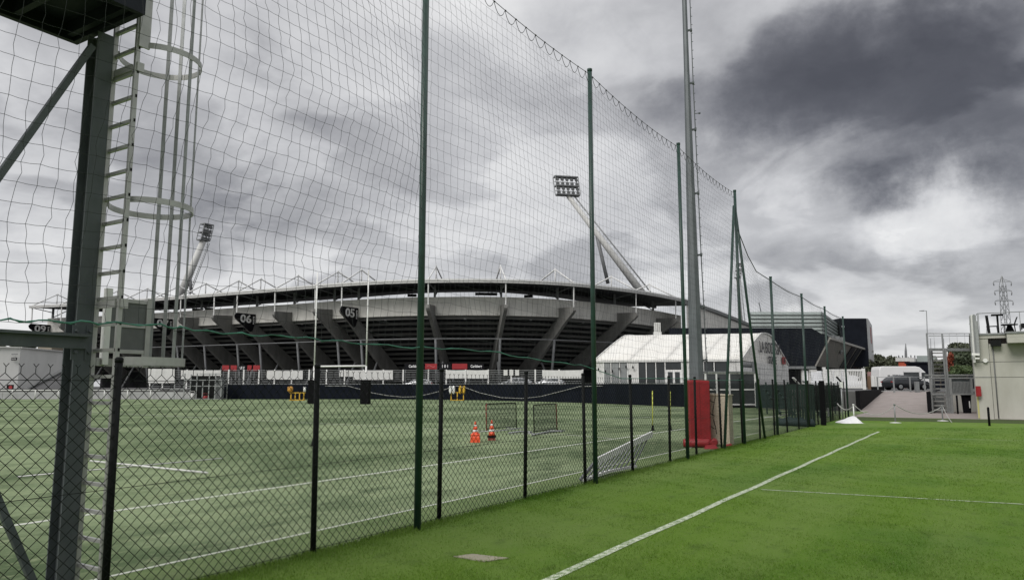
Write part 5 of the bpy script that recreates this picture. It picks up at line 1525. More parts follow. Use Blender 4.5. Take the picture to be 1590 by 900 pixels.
# ------------------------------------------------------------------ black hospitality building with slanting side
hb = thing("club_building", "black clad club building with slanting taupe side and pale louvres on top", "building", at(1200, 600, 96))
Yb = 96.0
z509, z568 = at(1150, 509, Yb)[2], at(1150, 568, Yb)[2]
pA, pB = at(1040, 512, Yb), at(1260, 509, Yb)
P1, P4 = at(1288, 525, Yb), at(1266, 568, Yb)
P2, P3b = at(1355, 545.5, 131), at(1337, 575.5, 131)
front = [(pA[0], Yb, z568), (P4[0], Yb, z568), (P1[0], Yb, P1[2]), (pB[0], Yb, z509), (pA[0], Yb, z509)]
mb = MB(); mb.prism(front, (0, 0.5, 0)); mb.build("front_cladding", M_cladb, hb)
for k in range(1, 12):                                   # upright joints of the cladding
    x = pA[0] + (P4[0] - pA[0]) * k / 12; mb = MB(); mb.box(x - .04, x + .04, Yb - .05, Yb - .003, z568 + .05, z509 - .05); mb.build("cladding_rib", M_cladb, hb)
back_in = (9.0, 34.0)
mb = MB(); mb.poly([P1, (P4[0], Yb, z568), P3b, P2]); mb.poly([(P4[0], Yb, z568), P1, (pB[0], Yb + .5, z509)]); mb.build("slanting_side", M_taupe, hb)
mb = MB(); mb.loft([[(pA[0], Yb + .52, z568), (P4[0] - .1, Yb + .52, z568), (P1[0] - .15, Yb + .52, P1[2] - .05), (pB[0], Yb + .52, z509), (pA[0], Yb + .52, z509)],
                    [(pA[0] + 15, 131, P3b[2]), (P3b[0] - .25, 131, P3b[2]), (P2[0] - .25, 131, P2[2] - .05), (P2[0] - 4, 131, P2[2] + .1), (pA[0] + 15, 131, z509)]]); mb.build("main_body", M_cladb, hb)
mb = MB(); mb.bar(P1, P2, 0.35, 0.3); mb.bar(P1, (P4[0], Yb - .01, z568), 0.16, 0.16); mb.build("side_edge", mat("taupe edge", (0.26, 0.25, 0.225), 0.6), hb)
nside = np.cross(np.array(P2) - np.array(P1), np.array((P4[0], Yb, z568)) - np.array(P1)); nside /= np.linalg.norm(nside)
if nside[0] < 0 and nside[2] > 0: nside = -nside
if nside @ np.array((0, 0, CAMZ) - np.array(P1)) < 0: nside = -nside
for x0, x1, m in ((.45, .55, M_cladb), (.585, .68, M_cladb), (.715, .82, M_cladb), (.855, .985, M_cladb)):
    q = [lerp(P1, P2, x0), lerp(P1, P2, x1), lerp((P4[0], Yb, z568), P3b, x1 - .02), lerp((P4[0], Yb, z568), P3b, x0 - .02)]
    q = [lerp(q[0], q[3], .06), lerp(q[1], q[2], .06), lerp(q[1], q[2], .97), lerp(q[0], q[3], .97)]
    mb = MB(); mb.prism([tuple(np.array(p) + nside * 0.03) for p in q], tuple(nside * 0.05)); mb.build("slanting_window", M_cladb, hb)
q = lerp(lerp(P1, P2, .28), lerp((P4[0], Yb, z568), P3b, .3), .35); mb = MB(); mb.tube([tuple(np.array(q)), tuple(np.array(q) + nside * .25)], .3, 8); mb.build("side_lamp", M_galvd, hb)
# ground floor set back under the overhang
mb = MB(); mb.box(pA[0], P4[0] - 1.0, Yb + 2.0, Yb + 2.4, 1.4, z568 - .01); mb.box(P4[0] - 1.5, P4[0] - 1.0, Yb + 2.401, 128, 1.4, z568 - .01); mb.build("ground_floor", M_dark, hb)
mb = MB(); mb.box(pA[0], P4[0] + .1, Yb - .02, Yb + 2.0, z568 - .35, z568 - .02); mb.build("soffit_edge", M_galvd, hb)
for u in (1253, 1264): q = at(u, 590, Yb - 1); mb = MB(); mb.box(q[0] - .12, q[0] + .12, Yb + .3, Yb + .6, 1.4, z568 - .36); mb.build("pillar", M_offw, hb)
q0, q1 = at(1257, 577, Yb - .3), at(1268, 573.5, Yb - .3); mb = MB(); mb.box(q0[0], q1[0], Yb - .35, Yb - .25, q0[2], q1[2]); mb.build("sign_panel", M_offw, hb)
# louvred plant room on the roof
Yl = 104.0; l0, l1 = at(1166, 487.5, Yl), at(1277, 484, Yl); l2 = at(1306, 497.5, 128)
zl0, zl1 = z509 - .3, l1[2]
rows = 6
for k in range(rows):
    za, zb_ = zl0 + (zl1 - zl0) * k / rows, zl0 + (zl1 - zl0) * (k + 1) / rows
    mb = MB(); g_ = (zb_ - za) * .22
    mb.loft([[(l0[0], Yl - .06, za + g_), (l0[0], Yl + .1, zb_), (l0[0], Yl + .3, zb_), (l0[0], Yl + .3, za + g_)], [(l1[0], Yl - .06, za + g_), (l1[0], Yl + .1, zb_), (l1[0], Yl + .3, zb_), (l1[0], Yl + .3, za + g_)]])
    mb.build("louvre", M_louv, hb)
    mb = MB(); mb.loft([[(l1[0] + .02 + o_, Yl + .02 + o_, z) for o_, z in ((0, za + g_), (-.1, zb_), (-.3, zb_), (-.3, za + g_))], [(l2[0] + o_, l2[1], z) for o_, z in ((0, za + g_), (-.1, zb_), (-.3, zb_), (-.3, za + g_))]]); mb.build("louvre", mat("shaded side louvre", (0.16, 0.185, 0.175), 0.5, 0.1, 0.08, 0.4), hb)  # receding side uses a darkened copy of the front louvre colour as shade
mb = MB(); mb.loft([[(l0[0], Yl + .32, z), (l1[0] - .35, Yl + .32, z), (l2[0] - .35, l2[1], z), (l0[0] + 14.8, l2[1], z)] for z in (z509 - 1, zl1 - .1)]); mb.build("plant_core", M_louvd, hb)
# tall black stair core
Yc = 122.0; c0_, c1_, c2_ = at(1303, 497, Yc), at(1345, 494, Yc), at(1353.5, 499, 136)
mb = MB(); mb.loft([[(c0_[0], Yc, z), (c1_[0], Yc, z), (c1_[0] + .2, 136, z), (c0_[0] + .2, 136, z)] for z in (5, c1_[2])]); mb.build("stair_core", M_cladb, hb)
mb = MB(); mb.loft([[(c1_[0] + .01, Yc + .1, z), (c1_[0] + .35, Yc + .1, z), (c2_[0], 136, z), (c2_[0] - .4, 136, z)] for z in (6.2, c1_[2] - .02)]); mb.build("core_side", M_galv, hb)
ca_, cb2 = (c1_[0] + .35, Yc + .1), (c2_[0], 136.0)
qa, qb = lerp(ca_, cb2, .35), lerp(ca_, cb2, .62); zq = at(1350, 520, 128)[2]
mb = MB(); mb.prism([(*qa, zq - 1.4), (*qb, zq - 1.4), (*qb, zq + 1.4), (*qa, zq + 1.4)], (.05, -.03, 0)); mb.build("core_banner", mat("faded red print", (0.30, 0.12, 0.12), 0.6), hb)
q = at(1309, 507, Yc - .2); mb = MB(); mb.tube([(q[0], Yc - .3, q[2]), (q[0], Yc, q[2])], .22, 8); mb.build("core_lamp", M_lamp, hb)
for u in (1292, 1300, 1308): q = at(u, 520, 112); mb = MB(); mb.box(q[0] - .35, q[0] + .35, 112, 113, P1[2] - 1.2, q[2] - .3 * (u - 1292) / 16); mb.build("roof_plant", M_galv, hb)
q = at(1184, 487, 118); mb = MB(); t1 = at(1178.5, 469, 118); mb.tube([(q[0], 118, q[2] - 1), t1], .08, 5); tag(mb.build("antenna", M_steel, origin=q), "thin leaning antenna above the pale louvres", "antenna")

# ------------------------------------------------------------------ yard gate, ramp walls, rails
Yg = 88.0; g0, g1 = at(1279, 612, Yg), at(1345, 612, Yg); zg = at(1300, 573, Yg)[2]
gt = thing("yard_gate", "white barred yard gate with solid upper panels below the taupe side", "gate", (g0[0], Yg, 1.4))
w_ = g1[0] - g0[0]
mb = MB(); mb.box(g0[0], g1[0], Yg - .08, Yg + .08, zg - .22, zg); mb.box(g0[0], g0[0] + .35, Yg - .1, Yg + .1, 1.4, zg + .25); mb.box(g1[0] - .35, g1[0], Yg - .1, Yg + .1, 1.4, zg + .1); mb.box(g0[0] + .36, g1[0] - .36, Yg - .06, Yg + .06, 1.55, 1.7); mb.build("frame", M_white, gt)
for k0, k1 in ((.09, .24), (.27, .44), (.47, .60)):
    mb = MB(); mb.box(g0[0] + w_ * k0, g0[0] + w_ * k1, Yg - .05, Yg + .02, zg - 1.05, zg - .225); mb.build("panel", M_white, gt)
for k in range(22):
    x = g0[0] + w_ * (.10 + .84 * k / 21)
    mb = MB(); mb.box(x - .045, x + .045, Yg - .03, Yg + .03, 1.7, (zg - 1.06) if k < 13 else (zg - .225)); mb.build("bar", M_white, gt)
q0, q1 = at(1348, 586, 90), at(1359, 582, 90); mb = MB(); mb.box(q0[0], q1[0], 90, 90.3, 1.4, 3.0); tag(mb.build("brown_panel", mat("brown board", (0.16, 0.10, 0.06), 0.8), origin=(q0[0], 90, 1.4)), "brown board standing beside the white yard gate", "board")
q0, q1 = at(1348, 583, 93), at(1364, 577, 93); mb = MB(); mb.box(q0[0], q1[0], 93, 93.2, 1.4, q1[2]); mb.box(q0[0], q1[0], 92.95, 93, q1[2] - .5, q1[2] - .15); tag(mb.build("pink_banner", mat("faded pink banner", (0.32, 0.19, 0.18), 0.7), origin=(q0[0], 93, 1.4)), "faded pink banner on the fence next to the white van", "banner")

mb = MB(W); mb.loft([[(58.6, 6.76, -.1), (58.6, 7.04, -.1), (58.6, 7.04, 1.46), (58.6, 6.76, 1.46)], [(77, 6.76, .8), (77, 7.04, .8), (77, 7.04, 1.50), (77, 6.76, 1.50)]])
tag(mb.build("ramp_wall", M_rubber, origin=W(58.6, 6.9)), "black side wall of the ramp next to the green fence", "wall")
mb = MB(W); mb.loft([[(57.2, 2.24, -.1), (57.2, 2.50, -.1), (57.2, 2.50, 1.42), (57.2, 2.24, 1.42)], [(77, 2.24, .8), (77, 2.50, .8), (77, 2.50, 1.50), (77, 2.24, 1.50)]])
tag(mb.build("ramp_wall", M_rubber, origin=W(57.2, 2.37)), "black side wall of the ramp next to the steel stairs", "wall")
q0 = at(1367, 611, 70); mb = MB(); mb.box(q0[0] - .5, q0[0] + .4, 70, 70.7, 1.0, 1.75); tag(mb.build("black_crate", M_rubber, origin=(q0[0], 70, 1.4)), "low black crate at the top of the ramp", "crate")
Yr = 66.5
rl = thing("ramp_railing", "galvanised railing across the top of the ramp before the black car", "railing", at(1390, 612, Yr))
x0, x1 = at(1362, 600, Yr)[0], at(1437, 600, Yr)[0]; zr = at(1400, 585, Yr)[2]
mb = MB(); mb.tube([(x0, Yr, zr), (x1, Yr, zr)], .035, 6); mb.tube([(x0, Yr, 1.35), (x1, Yr, 1.35)], .03, 6); mb.build("hand_rail", M_galv, rl)
for u in (1363, 1388, 1413.5, 1436): x = at(u, 600, Yr)[0]; mb = MB(); mb.box(x - .05, x + .05, Yr - .04, Yr + .04, .9, zr); mb.build("rail_post", M_galv, rl)
x = at(1429, 600, Yr - 1)[0]; mb = MB(); mb.box(x - .15, x + .15, Yr - .6, Yr - .3, 1.0, at(1429, 592, Yr)[2]); tag(mb.build("grey_pillar", M_galvd, origin=(x, Yr - .5, 1.2)), "short grey pillar in front of the black car", "bollard")
for u, w in ((1356, .3), (1359.5, .2), (1364, .25)):
    q = at(u, 585, 74); mb = MB(); mb.box(q[0] - w / 2, q[0] + w / 2, 74, 74.2, 1.4, at(u, 583 if u < 1358 else 584.5, 74)[2])
    tag(mb.build("white_post", M_white, origin=(q[0], 74, 1.4)), {1356: "first white post short of the van, by the brown board", 1359.5: "slim white post second from the brown board", 1364: "white post touching the rear of the van"}[u], "post", "white posts beside the van")

# cars on the yard
qc = at(1407, 605, 72); make_car("parked_car", "black saloon car parked in front of the white van", (qc[0], 72.0, 1.4), R(12), M_carp, 4.3)
van = thing("white_van", "white high roof van parked behind the black car", "van", (at(1404, 600, 80)[0], 80, 1.4))
vx0, vx1 = at(1366, 590, 80)[0], at(1446, 590, 80)[0]; zv = at(1400, 568.5, 80)[2]; ln = vx1 - vx0
prof = [(0, 1.75), (0.0, 2.6), (.012, zv - .35), (.03, zv - .05), (.08, zv), (.72, zv), (.80, zv - .10), (.90, zv - .62), (.985, zv - 1.35), (1.0, 2.4), (1.0, 1.75)]
loops = []
for y, inset in ((0, .0), (.06, -.06), (1.9, -.06), (1.96, 0)):
    loops.append([(vx0 + ln * k + (0.05 if inset == 0 else 0) * (1 if k < .5 else -1), 80 + y, z - (.05 if inset == 0 and z > 3 else 0)) for k, z in prof])
mb = MB(); mb.loft(loops); mb.build("body", M_vanw, van)
for k0, k1, k2, k3, za, zb_ in ((.475, .77, .77, .475, zv - 1.25, zv - .62), (.82, .965, .90, .82, zv - 1.3, zv - .66)):
    mb = MB(); mb.prism([(vx0 + ln * k0, 79.99, za), (vx0 + ln * k1, 79.99, za), (vx0 + ln * k2, 79.99, zb_), (vx0 + ln * k3, 79.99, zb_)], (0, -.02, 0)); mb.build("side_window", M_glassd, van)
for k in (.16, .80):
    mb = MB(); mb.tube([(vx0 + ln * k, 79.98, 1.75), (vx0 + ln * k, 80.25, 1.75)], .35, 14, smooth=False); wl = mb.build("wheel", M_rubber, van)
    mb = MB(); mb.tube([(vx0 + ln * k, 79.93, 1.75), (vx0 + ln * k, 79.979, 1.75)], [.16, .2], 10, smooth=False); mb.build("rim", M_galvd, wl)
mb = MB(); mb.box(vx0 + ln * .04, vx0 + ln * .10, 79.95, 79.998, 1.75, 2.35); mb.build("mud_panel", M_rubber, van)
mb = MB(); mb.prism([(vx0 + ln * .18 + x, 79.985, zv - 1.05 + z) for x, z in ((-.13, .13), (.13, .13), (.12, -.05), (0, -.18), (-.12, -.05))], (0, -.01, 0)); mb.build("shield_emblem", M_galvd, van)
mb = MB(); mb.text("TFEX", 0.34, (vx0 + ln * .32, 79.98, zv - 1.02), (1, 0, 0), (0, 0, 1), 0.01, 0.012); mb.build("lettering", M_galvd, van)
mb = MB(); mb.box(vx0 + ln * .47, vx0 + ln * .472, 79.985, 79.999, 1.85, zv - .5); mb.box(vx0 + ln * .78, vx0 + ln * .782, 79.985, 79.999, 1.85, zv - .5); mb.build("door_seam", M_galvd, van)

# building with orange front and white roof far behind the van
def along(Y0): return lambda x, y, z: (x + (y - Y0) * FX / FY, y, z)      # depth runs square to the yard, along the fence direction


Yo = 140.0; SHO = along(Yo); o0, o1 = at(1393, 570, Yo), at(1415, 557.5, Yo)
ob = thing("orange_building", "distant orange red fronted building with white edging above the van", "building", (o0[0], Yo, 1.4))
mb = MB(SHO); mb.box(o0[0] + .3, o1[0] - .3, Yo, Yo + 10, 1.4, o1[2] - .4); mb.build("front_wall", M_brickr, ob)
mb = MB(SHO); mb.box(o0[0] - .2, o1[0] + .6, Yo - .2, Yo + 10, o1[2] - .39, o1[2] + .3); mb.box(o1[0] - .29, o1[0] + .6, Yo - .2, Yo - .01, 1.4, o1[2] - .4); mb.build("white_edging", M_offw, ob)
e0 = at(1424, 553, Yo + 6); mb = MB(SHO); mb.box(o1[0] + .7, e0[0], Yo + 5, Yo + 12, 1.4, e0[2] + .1); mb.build("side_block", M_louv, ob)
rp0 = at(1406.5, 556, Yo + 4); rp1 = at(1406.3, 533, Yo + 4); mb = MB(SHO); mb = MB(); mb.tube([(rp0[0], rp0[1], rp0[2] - 1), ((rp0[0] + rp1[0]) / 2, rp0[1], (rp0[2] + rp1[2]) / 2), rp1], [.28, .2, .06], 6); mb.build("mast", M_strut, ob)
for u in (1396, 1399, 1402, 1411, 1415, 1418, 1421): q = at(u, 555, Yo + 4); mb = MB(); mb.box(q[0] - .07, q[0] + .07, Yo + 4, Yo + 4.2, q[2] - .8, q[2] + .25 + .25 * math.sin(u)); mb.build("roof_vent", M_strut, ob)
k0, k1 = at(1407, 568, 112), at(1450, 564, 112); mb = MB(along(112)); mb.box(k0[0], k1[0] + 10, 112, 120, 1.4, k1[2]); mb.box(k0[0] - .2, k1[0] + 10.2, 111.8, 120.2, k1[2] + .003, k1[2] + .25)
tag(mb.build("black_shed", M_cladb, origin=(k0[0], 112, 1.4)), "long black shed roof line between the van and the steel stairs", "shed")
# street lamp and pylon
Yp = 120.0; b0, b1 = at(1443, 600, Yp), at(1438.5, 482.5, Yp); a1 = at(1432, 483.5, Yp)
sl_ = thing("street_lamp", "thin grey street lamp with one arm above the steel stairs", "street lamp", (b0[0], Yp, 1.4))
mb = MB(); mb.tube([(b0[0], Yp, 1.4), b1], [.12, .06], 8); mb.tube([b1, (a1[0] + .2, Yp, b1[2] + .05)], .04, 6); mb.build("pole", M_galvd, sl_)
mb = MB(); mb.loft([[(a1[0] - .45, Yp + y, b1[2] + z) for y, z in ((-.1, -.02), (.1, -.02), (.1, .04), (-.1, .04))], [(a1[0] + .25, Yp + y, b1[2] + z) for y, z in ((-.12, -.06), (.12, -.06), (.12, .1), (-.12, .1))]]); mb.build("lamp_head", M_galvd, sl_)
Yq = 330.0; pb, ptp = at(1567, 560, Yq), at(1567, 428.5, Yq)
pyl = thing("pylon", "grey lattice electricity pylon with three cross arms beyond the terrace", "pylon", (pb[0], Yq, 0))
zt_, H0 = ptp[2], 0.0
mb = MB(); X = pb[0]
hwid = lambda z: float(np.interp(z, [0, zt_ * .55, zt_ * .93, zt_], [3.6, 1.35, .9, .1]))
corners = ((-1, -1), (1, -1), (1, 1), (-1, 1)); levels = [0, .16, .30, .42, .52, .60, .68, .76, .84, .92, 1.0]
for l0, l1_ in zip(levels, levels[1:]):
    z0, z1 = zt_ * l0, zt_ * l1_; w0, w1 = hwid(z0), hwid(z1)
    for i in range(4):
        a, b = corners[i], corners[(i + 1) % 4]
        mb.bar((X + a[0] * w0, Yq + a[1] * w0, z0), (X + a[0] * w1, Yq + a[1] * w1, z1), .17)
        mb.bar((X + a[0] * w0, Yq + a[1] * w0, z0), (X + b[0] * w1, Yq + b[1] * w1, z1), .10); mb.bar((X + b[0] * w0, Yq + b[1] * w0, z0), (X + a[0] * w1, Yq + a[1] * w1, z1), .10)
mb.build("lattice", M_galvd, pyl)
for v, hw_ in ((437, 4.0), (451.5, 3.8), (467, 4.0)):
    z = at(1567, v, Yq)[2]; mb = MB()
    for sd in (-1, 1):
        mb.bar((X + sd * .5, Yq, z), (X + sd * hw_, Yq, z), .2); mb.bar((X + sd * .5, Yq, z + 1.1), (X + sd * hw_, Yq, z), .14)
        mb.tube([(X + sd * hw_, Yq, z), (X + sd * hw_ * 1.02, Yq, z - .9), (X + sd * hw_ * 0.97, Yq, z - 1.9)], [.1, .22, .2], 6)
    mb.build("cross_arm", M_galvd, pyl)

# ------------------------------------------------------------------ steel stair tower and landing beside the concrete building
stt = thing("stair_tower", "galvanised steel stair tower climbing to the roof terrace landing", "stairs", at(1457, 640, 50))
Y0 = 50.0
SFR = lambda x, y, z: (x + (y - Y0) * FX / FY, y, z)      # the tower stands square to the fence, not to the camera
X_ = lambda u: at(u, 600, Y0)[0]
Z_ = lambda v: at(1457, v, Y0)[2]
def rectpost(u, va, vb, w=.13, Y=Y0, m=M_galv, nm="post"):
    x = at(u, 600, Y0)[0]; mb = MB(SFR); mb.box(x - w / 2, x + w / 2, Y - w / 2, Y + w / 2, max(0.0, at(u, va, Y)[2]), at(u, vb, Y)[2]); return mb.build(nm, m, stt)
for u, vb in ((1445, 517), (1469, 517.5), (1472.5, 541)): rectpost(u, 642, vb)
rectpost(1445, 642, 541, .13, Y0 + 2.4); rectpost(1470, 642, 541, .13, Y0 + 2.4); rectpost(1450, 641, 543, .10, Y0 + .9, M_galvd)
nt_ = 15
for k in range(nt_):                                    # treads climbing away from the pitch
    z = 0.25 + (Z_(543) - 0.25) * k / (nt_ - 1); mb = MB(SFR); y = Y0 + .2 + 3.4 * k / (nt_ - 1)
    mb.box(X_(1447), X_(1467.5), y, y + .26, z - .09, z); mb.build("tread", M_alu, stt)
for u in (1446.3, 1468.2):
    mb = MB(SFR); mb.bar((X_(u), Y0 + .2, .15), (X_(u), Y0 + 3.7, Z_(543)), .05, .20); mb.build("stringer", M_galv, stt)
    mb = MB(SFR); mb.tube([(X_(u), Y0 + .2, 1.15), (X_(u), Y0 + 3.7, Z_(543) + 1.0)], .03, 6); mb.build("stair_rail", M_galv, stt)
zl = Z_(541)
mb = MB(SFR); mb.box(X_(1445.5), X_(1516), Y0 + .08, Y0 + 2.3, zl - .04, zl); mb.box(X_(1445.5), X_(1516), Y0 - .05, Y0 + .079, zl - .16, zl + .03); mb.build("landing", M_galvd, stt)
mb = MB(SFR); mb.tube([(X_(1445), Y0, Z_(517.5)), (X_(1516), Y0, Z_(517.5))], .03, 6); mb.tube([(X_(1445), Y0 + 2.3, Z_(517.5)), (X_(1516), Y0 + 2.3, Z_(517.5))], .03, 6)
for u in (1456, 1480, 1492, 1504): mb.tube([(X_(u), Y0, zl), (X_(u), Y0, Z_(517.5))], .012, 5)
mb.build("landing_rail", M_galv, stt)
for v in (582, 586.5, 611.5):
    mb = MB(SFR); mb.box(X_(1437 if v < 584 else 1446), X_(1468 if v < 600 else 1468), Y0 - .12, Y0 - .07, Z_(v) - .05, Z_(v) + .05); mb.build("cross_bar", M_galv, stt)
# barred gate beside the stairs
sg = thing("terrace_gate", "galvanised framed gate with close upright bars under the landing", "gate", (X_(1490), Y0 - .3, 0))
Yk = Y0 - .4; Xk = lambda u: at(u, 600, Yk)[0]; Zk = lambda v: at(1490, v, Yk)[2]
mb = MB()
for u in (1476, 1508.5, 1518): mb.box(Xk(u) - .06, Xk(u) + .06, Yk - .06, Yk + .06, 0 if u < 1500 else Zk(612), Zk(586))
for v in (582, 586.5, 611.5): mb.box(Xk(1474), Xk(1518), Yk - .045, Yk + .045, Zk(v) - .05, Zk(v) + .05)
mb.build("frame", M_galv, sg)
mb = MB(); mb.box(Xk(1477.5), Xk(1507), Yk + .07, Yk + .09, Zk(609.5), Zk(588.5)); mb.build("back_sheet", M_steel, sg)
for k in range(14): x = Xk(1478 + 28.5 * k / 13); mb = MB(); mb.box(x - .025, x + .025, Yk - .02, Yk + .02, Zk(610), Zk(592)); mb.build("bar", M_galvd, sg)
x0, x1 = at(1471, 640, 52.4)[0], at(1519, 640, 52.4)[0]; mb = MB(); mb.box(x0, x1, 52.4, 52.7, -.05, at(1490, 611, 52.4)[2])
tag(mb.build("terrace_wall", M_conc, origin=(x0, 52.4, 0)), "low pale concrete wall under the barred terrace gate", "wall")
x0, x1 = at(1446.5, 640, 54.5)[0], at(1469, 640, 54.5)[0]; mb = MB(); mb.box(x0, x1, 54.4, 54.6, 0, 1.35); tag(mb.build("stair_screen", M_galvd, origin=(x0, 54.5, 0)), "grey sheet screen standing under the steel stairs", "screen")
p = gnd(1502, 641); mb = MB(); mb.loft([[(p[0] + x * w, p[1] + y * w, z) for x, y in ((-1, -1), (1, -1), (1, 1), (-1, 1))] for z, w in ((0, .17), (1.15, .21), (1.16, .23), (1.28, .22))]); bn = thing("black_bin", "black upright bin with pale mark under the barred gate", "bin", p); mb.build("body", M_rubber, bn)
mb = MB(); mb.box(p[0] + .02, p[0] + .1, p[1] - .24, p[1] - .225, .35, .8); mb.build("pale_mark", M_offw, bn)
p = gnd(1487.5, 642); mb = MB(); mb.tube([(p[0], p[1], 0), (p[0], p[1], 1.2)], .06, 8); tag(mb.build("short_post", M_rubber, origin=p), "thin black post standing before the low concrete wall", "post")
p = gnd(1536.5, 661); mb = MB(); mb.tube([(p[0], p[1], 0), (p[0], p[1], .82), (p[0], p[1], .85)], [.05, .05, .03], 8); tag(mb.build("short_post", M_rubber, origin=p), "black post in the grass before the buff concrete wall", "post")

# ------------------------------------------------------------------ buff concrete building with roof terrace
cb = thing("terrace_building", "buff concrete building with roof terrace at the end of the lawn", "building", W(48.5, -.3))
zw, zs_ = 4.42, 4.70
tE = -14.0
mb = MB(W)
s0, tA = 48.55, -0.30
mb.box(s0, s0 + .3, -1.05, tA, 0, zw); mb.build("corner_wall", M_bwall, cb)
jz = [0.0, 2.28, 3.12, zw - .30]
for z0, z1 in zip(jz, jz[1:]):
    mb = MB(W); mb.box(s0 + .06, s0 + .3, tE, -1.07, z0 + .012, z1 - .012); mb.build("wall_panel", M_bwall, cb)
mb = MB(W); mb.box(s0 + .30, s0 + .31, tE, -1.06, 0, zw - .3); mb.build("joint_back", M_gpanel, cb)
mb = MB(W); mb.box(s0 - .012, s0 - .002, -1.04, tA - .01, 2.262, 2.298); mb.box(s0 - .012, s0 - .002, -1.04, tA - .01, 3.102, 3.138); mb.build("wall_joint", M_gpanel, cb)
mb = MB(W); mb.box(s0 + .301, s0 + 14, tA - .3, tA, 0, zw); mb.build("side_wall", M_bwall, cb)
mb = MB(W); mb.box(s0 - .04, s0 + 14, tE, tA + .06, zw + .002, zs_ - .10); mb.build("roof_slab", M_bwall, cb)
mb = MB(W); mb.box(s0 - 1.0, s0 - .042, tE, -1.9, zw - .02, zs_ - .10); mb.box(s0 - .995, s0 - .06, tE, -1.905, zw - .32, zw - .022); mb.build("canopy_slab", M_bwall, cb)
mb = MB(W); mb.box(s0 - .1, s0 + 14, tE, tA + .12, zs_ - .098, zs_); mb.box(s0 - 1.06, s0 - .102, tE, -1.85, zs_ - .098, zs_); mb.build("roof_edge", M_galvd, cb)
mb = MB(W); mb.box(s0 - .35, s0 - .05, -1.65, -1.15, zw - .45, zw - .12); mb.build("wall_speaker", M_black, cb)
mb = MB(W); mb.tube([(s0 - .03, -1.25, .05), (s0 - .03, -1.25, zw - .45)], .028, 6); mb.build("down_pipe", M_gpanel, cb)
mb = MB(W); mb.tube([(s0 - .15, -.85, 3.2), (s0, -.85, 3.2)], .12, 8); mb.build("wall_lamp", M_white, cb)
mb = MB(W); mb.box(s0 - .04, s0 - .003, tA - .09, tA - .01, .05, 1.4); mb.build("yellow_strip", mat("pale yellow strip", (0.42, 0.40, 0.16), 0.6), cb)
# railing of the terrace
rg = thing("terrace_railing", "thin metal and glass railing round the roof terrace", "railing", W(s0, tA, zs_))
mb = MB(W); zr = zs_ + 1.12
mb.tube([(s0 - .02, tE, zr), (s0 - .02, tA - .35, zr), (s0 + 8, tA + .02, zr)], .022, 6)
for t in np.arange(tE, tA - .3, 1.9): mb.bar((s0 - .02, t, zs_), (s0 - .02, t, zr), .03)
mb.bar((s0 - .02, tA - .35, zs_), (s0 - .02, tA - .35, zr), .035)
mb.build("rail_frame", M_galvd, rg)
glz = bpy.data.materials.new("railing mesh glass"); glz.use_nodes = True
gb = glz.node_tree.nodes['Principled BSDF']; gb.inputs['Base Color'].default_value = (.55, .58, .58, 1); gb.inputs['Roughness'].default_value = .1; gb.inputs['Alpha'].default_value = .25
mb = MB(W); mb.prism([(s0 + .0, tA - .30, zs_ + .05), (s0 + 7.8, tA + .02, zs_ + .05), (s0 + 7.8, tA + .02, zr - .04), (s0 + .0, tA - .30, zr - .04)], (0, -.012, 0)); mb.build("glass_pane", glz, rg)


def tri(u, v, s): return on_s(u, v, s)


# furniture on the terrace
sF = s0 + 1.2
def Tt(u): return st(on_s(u, 510, sF))[1]
r = thing("terrace_table", "tall black bar table on one leg on the roof terrace", "table", W(sF, Tt(1550), zs_))
t = Tt(1550); w = abs(Tt(1560) - Tt(1541)) / 2
mb = MB(W); mb.box(sF - .35, sF + .35, t - w, t + w, zs_ + 1.06, zs_ + 1.12); mb.build("table_top", M_black, r)
mb = MB(W); mb.box(sF - .05, sF + .05, t - .05, t + .05, zs_, zs_ + 1.06); mb.build("leg", M_black, r)
mb = MB(W); mb.box(sF - .3, sF + .3, t - .3, t + .3, zs_, zs_ + .03); mb.build("foot", M_black, r)
t = Tt(1535.5); mb = MB(W); mb.loft([[(sF - .1, t - .07, zs_), (sF + .1, t - .07, zs_), (sF + .1, t + .07, zs_), (sF - .1, t + .07, zs_)], [(sF - .1, t + .0, zs_ + 1.08), (sF + .1, t + .0, zs_ + 1.08), (sF + .1, t + .14, zs_ + 1.08), (sF - .1, t + .14, zs_ + 1.08)]])
tag(mb.build("folded_parasol", M_black, origin=W(sF, t, zs_)), "dark upright folded post next to the bar table on the terrace", "post")


def chair(t, label, m, s=sF + .3, back=True):
    r = thing("terrace_chair", label, "chair", W(s, t, zs_), "chairs on the roof terrace")
    for ds in (-.22, .22):
        for dt in (-.24, .24):
            mb = MB(W); mb.bar((s + ds * 1.15, t + dt * 1.15, zs_), (s + ds, t + dt, zs_ + .5), .03); mb.build("leg", m, r)
    mb = MB(W); mb.box(s - .25, s + .25, t - .27, t + .27, zs_ + .5, zs_ + .54); mb.build("seat", m, r)
    if back:
        mb = MB(W); mb.prism([(s + .23, t - .27, zs_ + .54), (s + .23, t - .20, zs_ + .54), (s + .27, t - .36, zs_ + .95), (s + .27, t - .42, zs_ + .95)], (-.45, 0, 0)); mb.build("backrest", m, r)
    return r


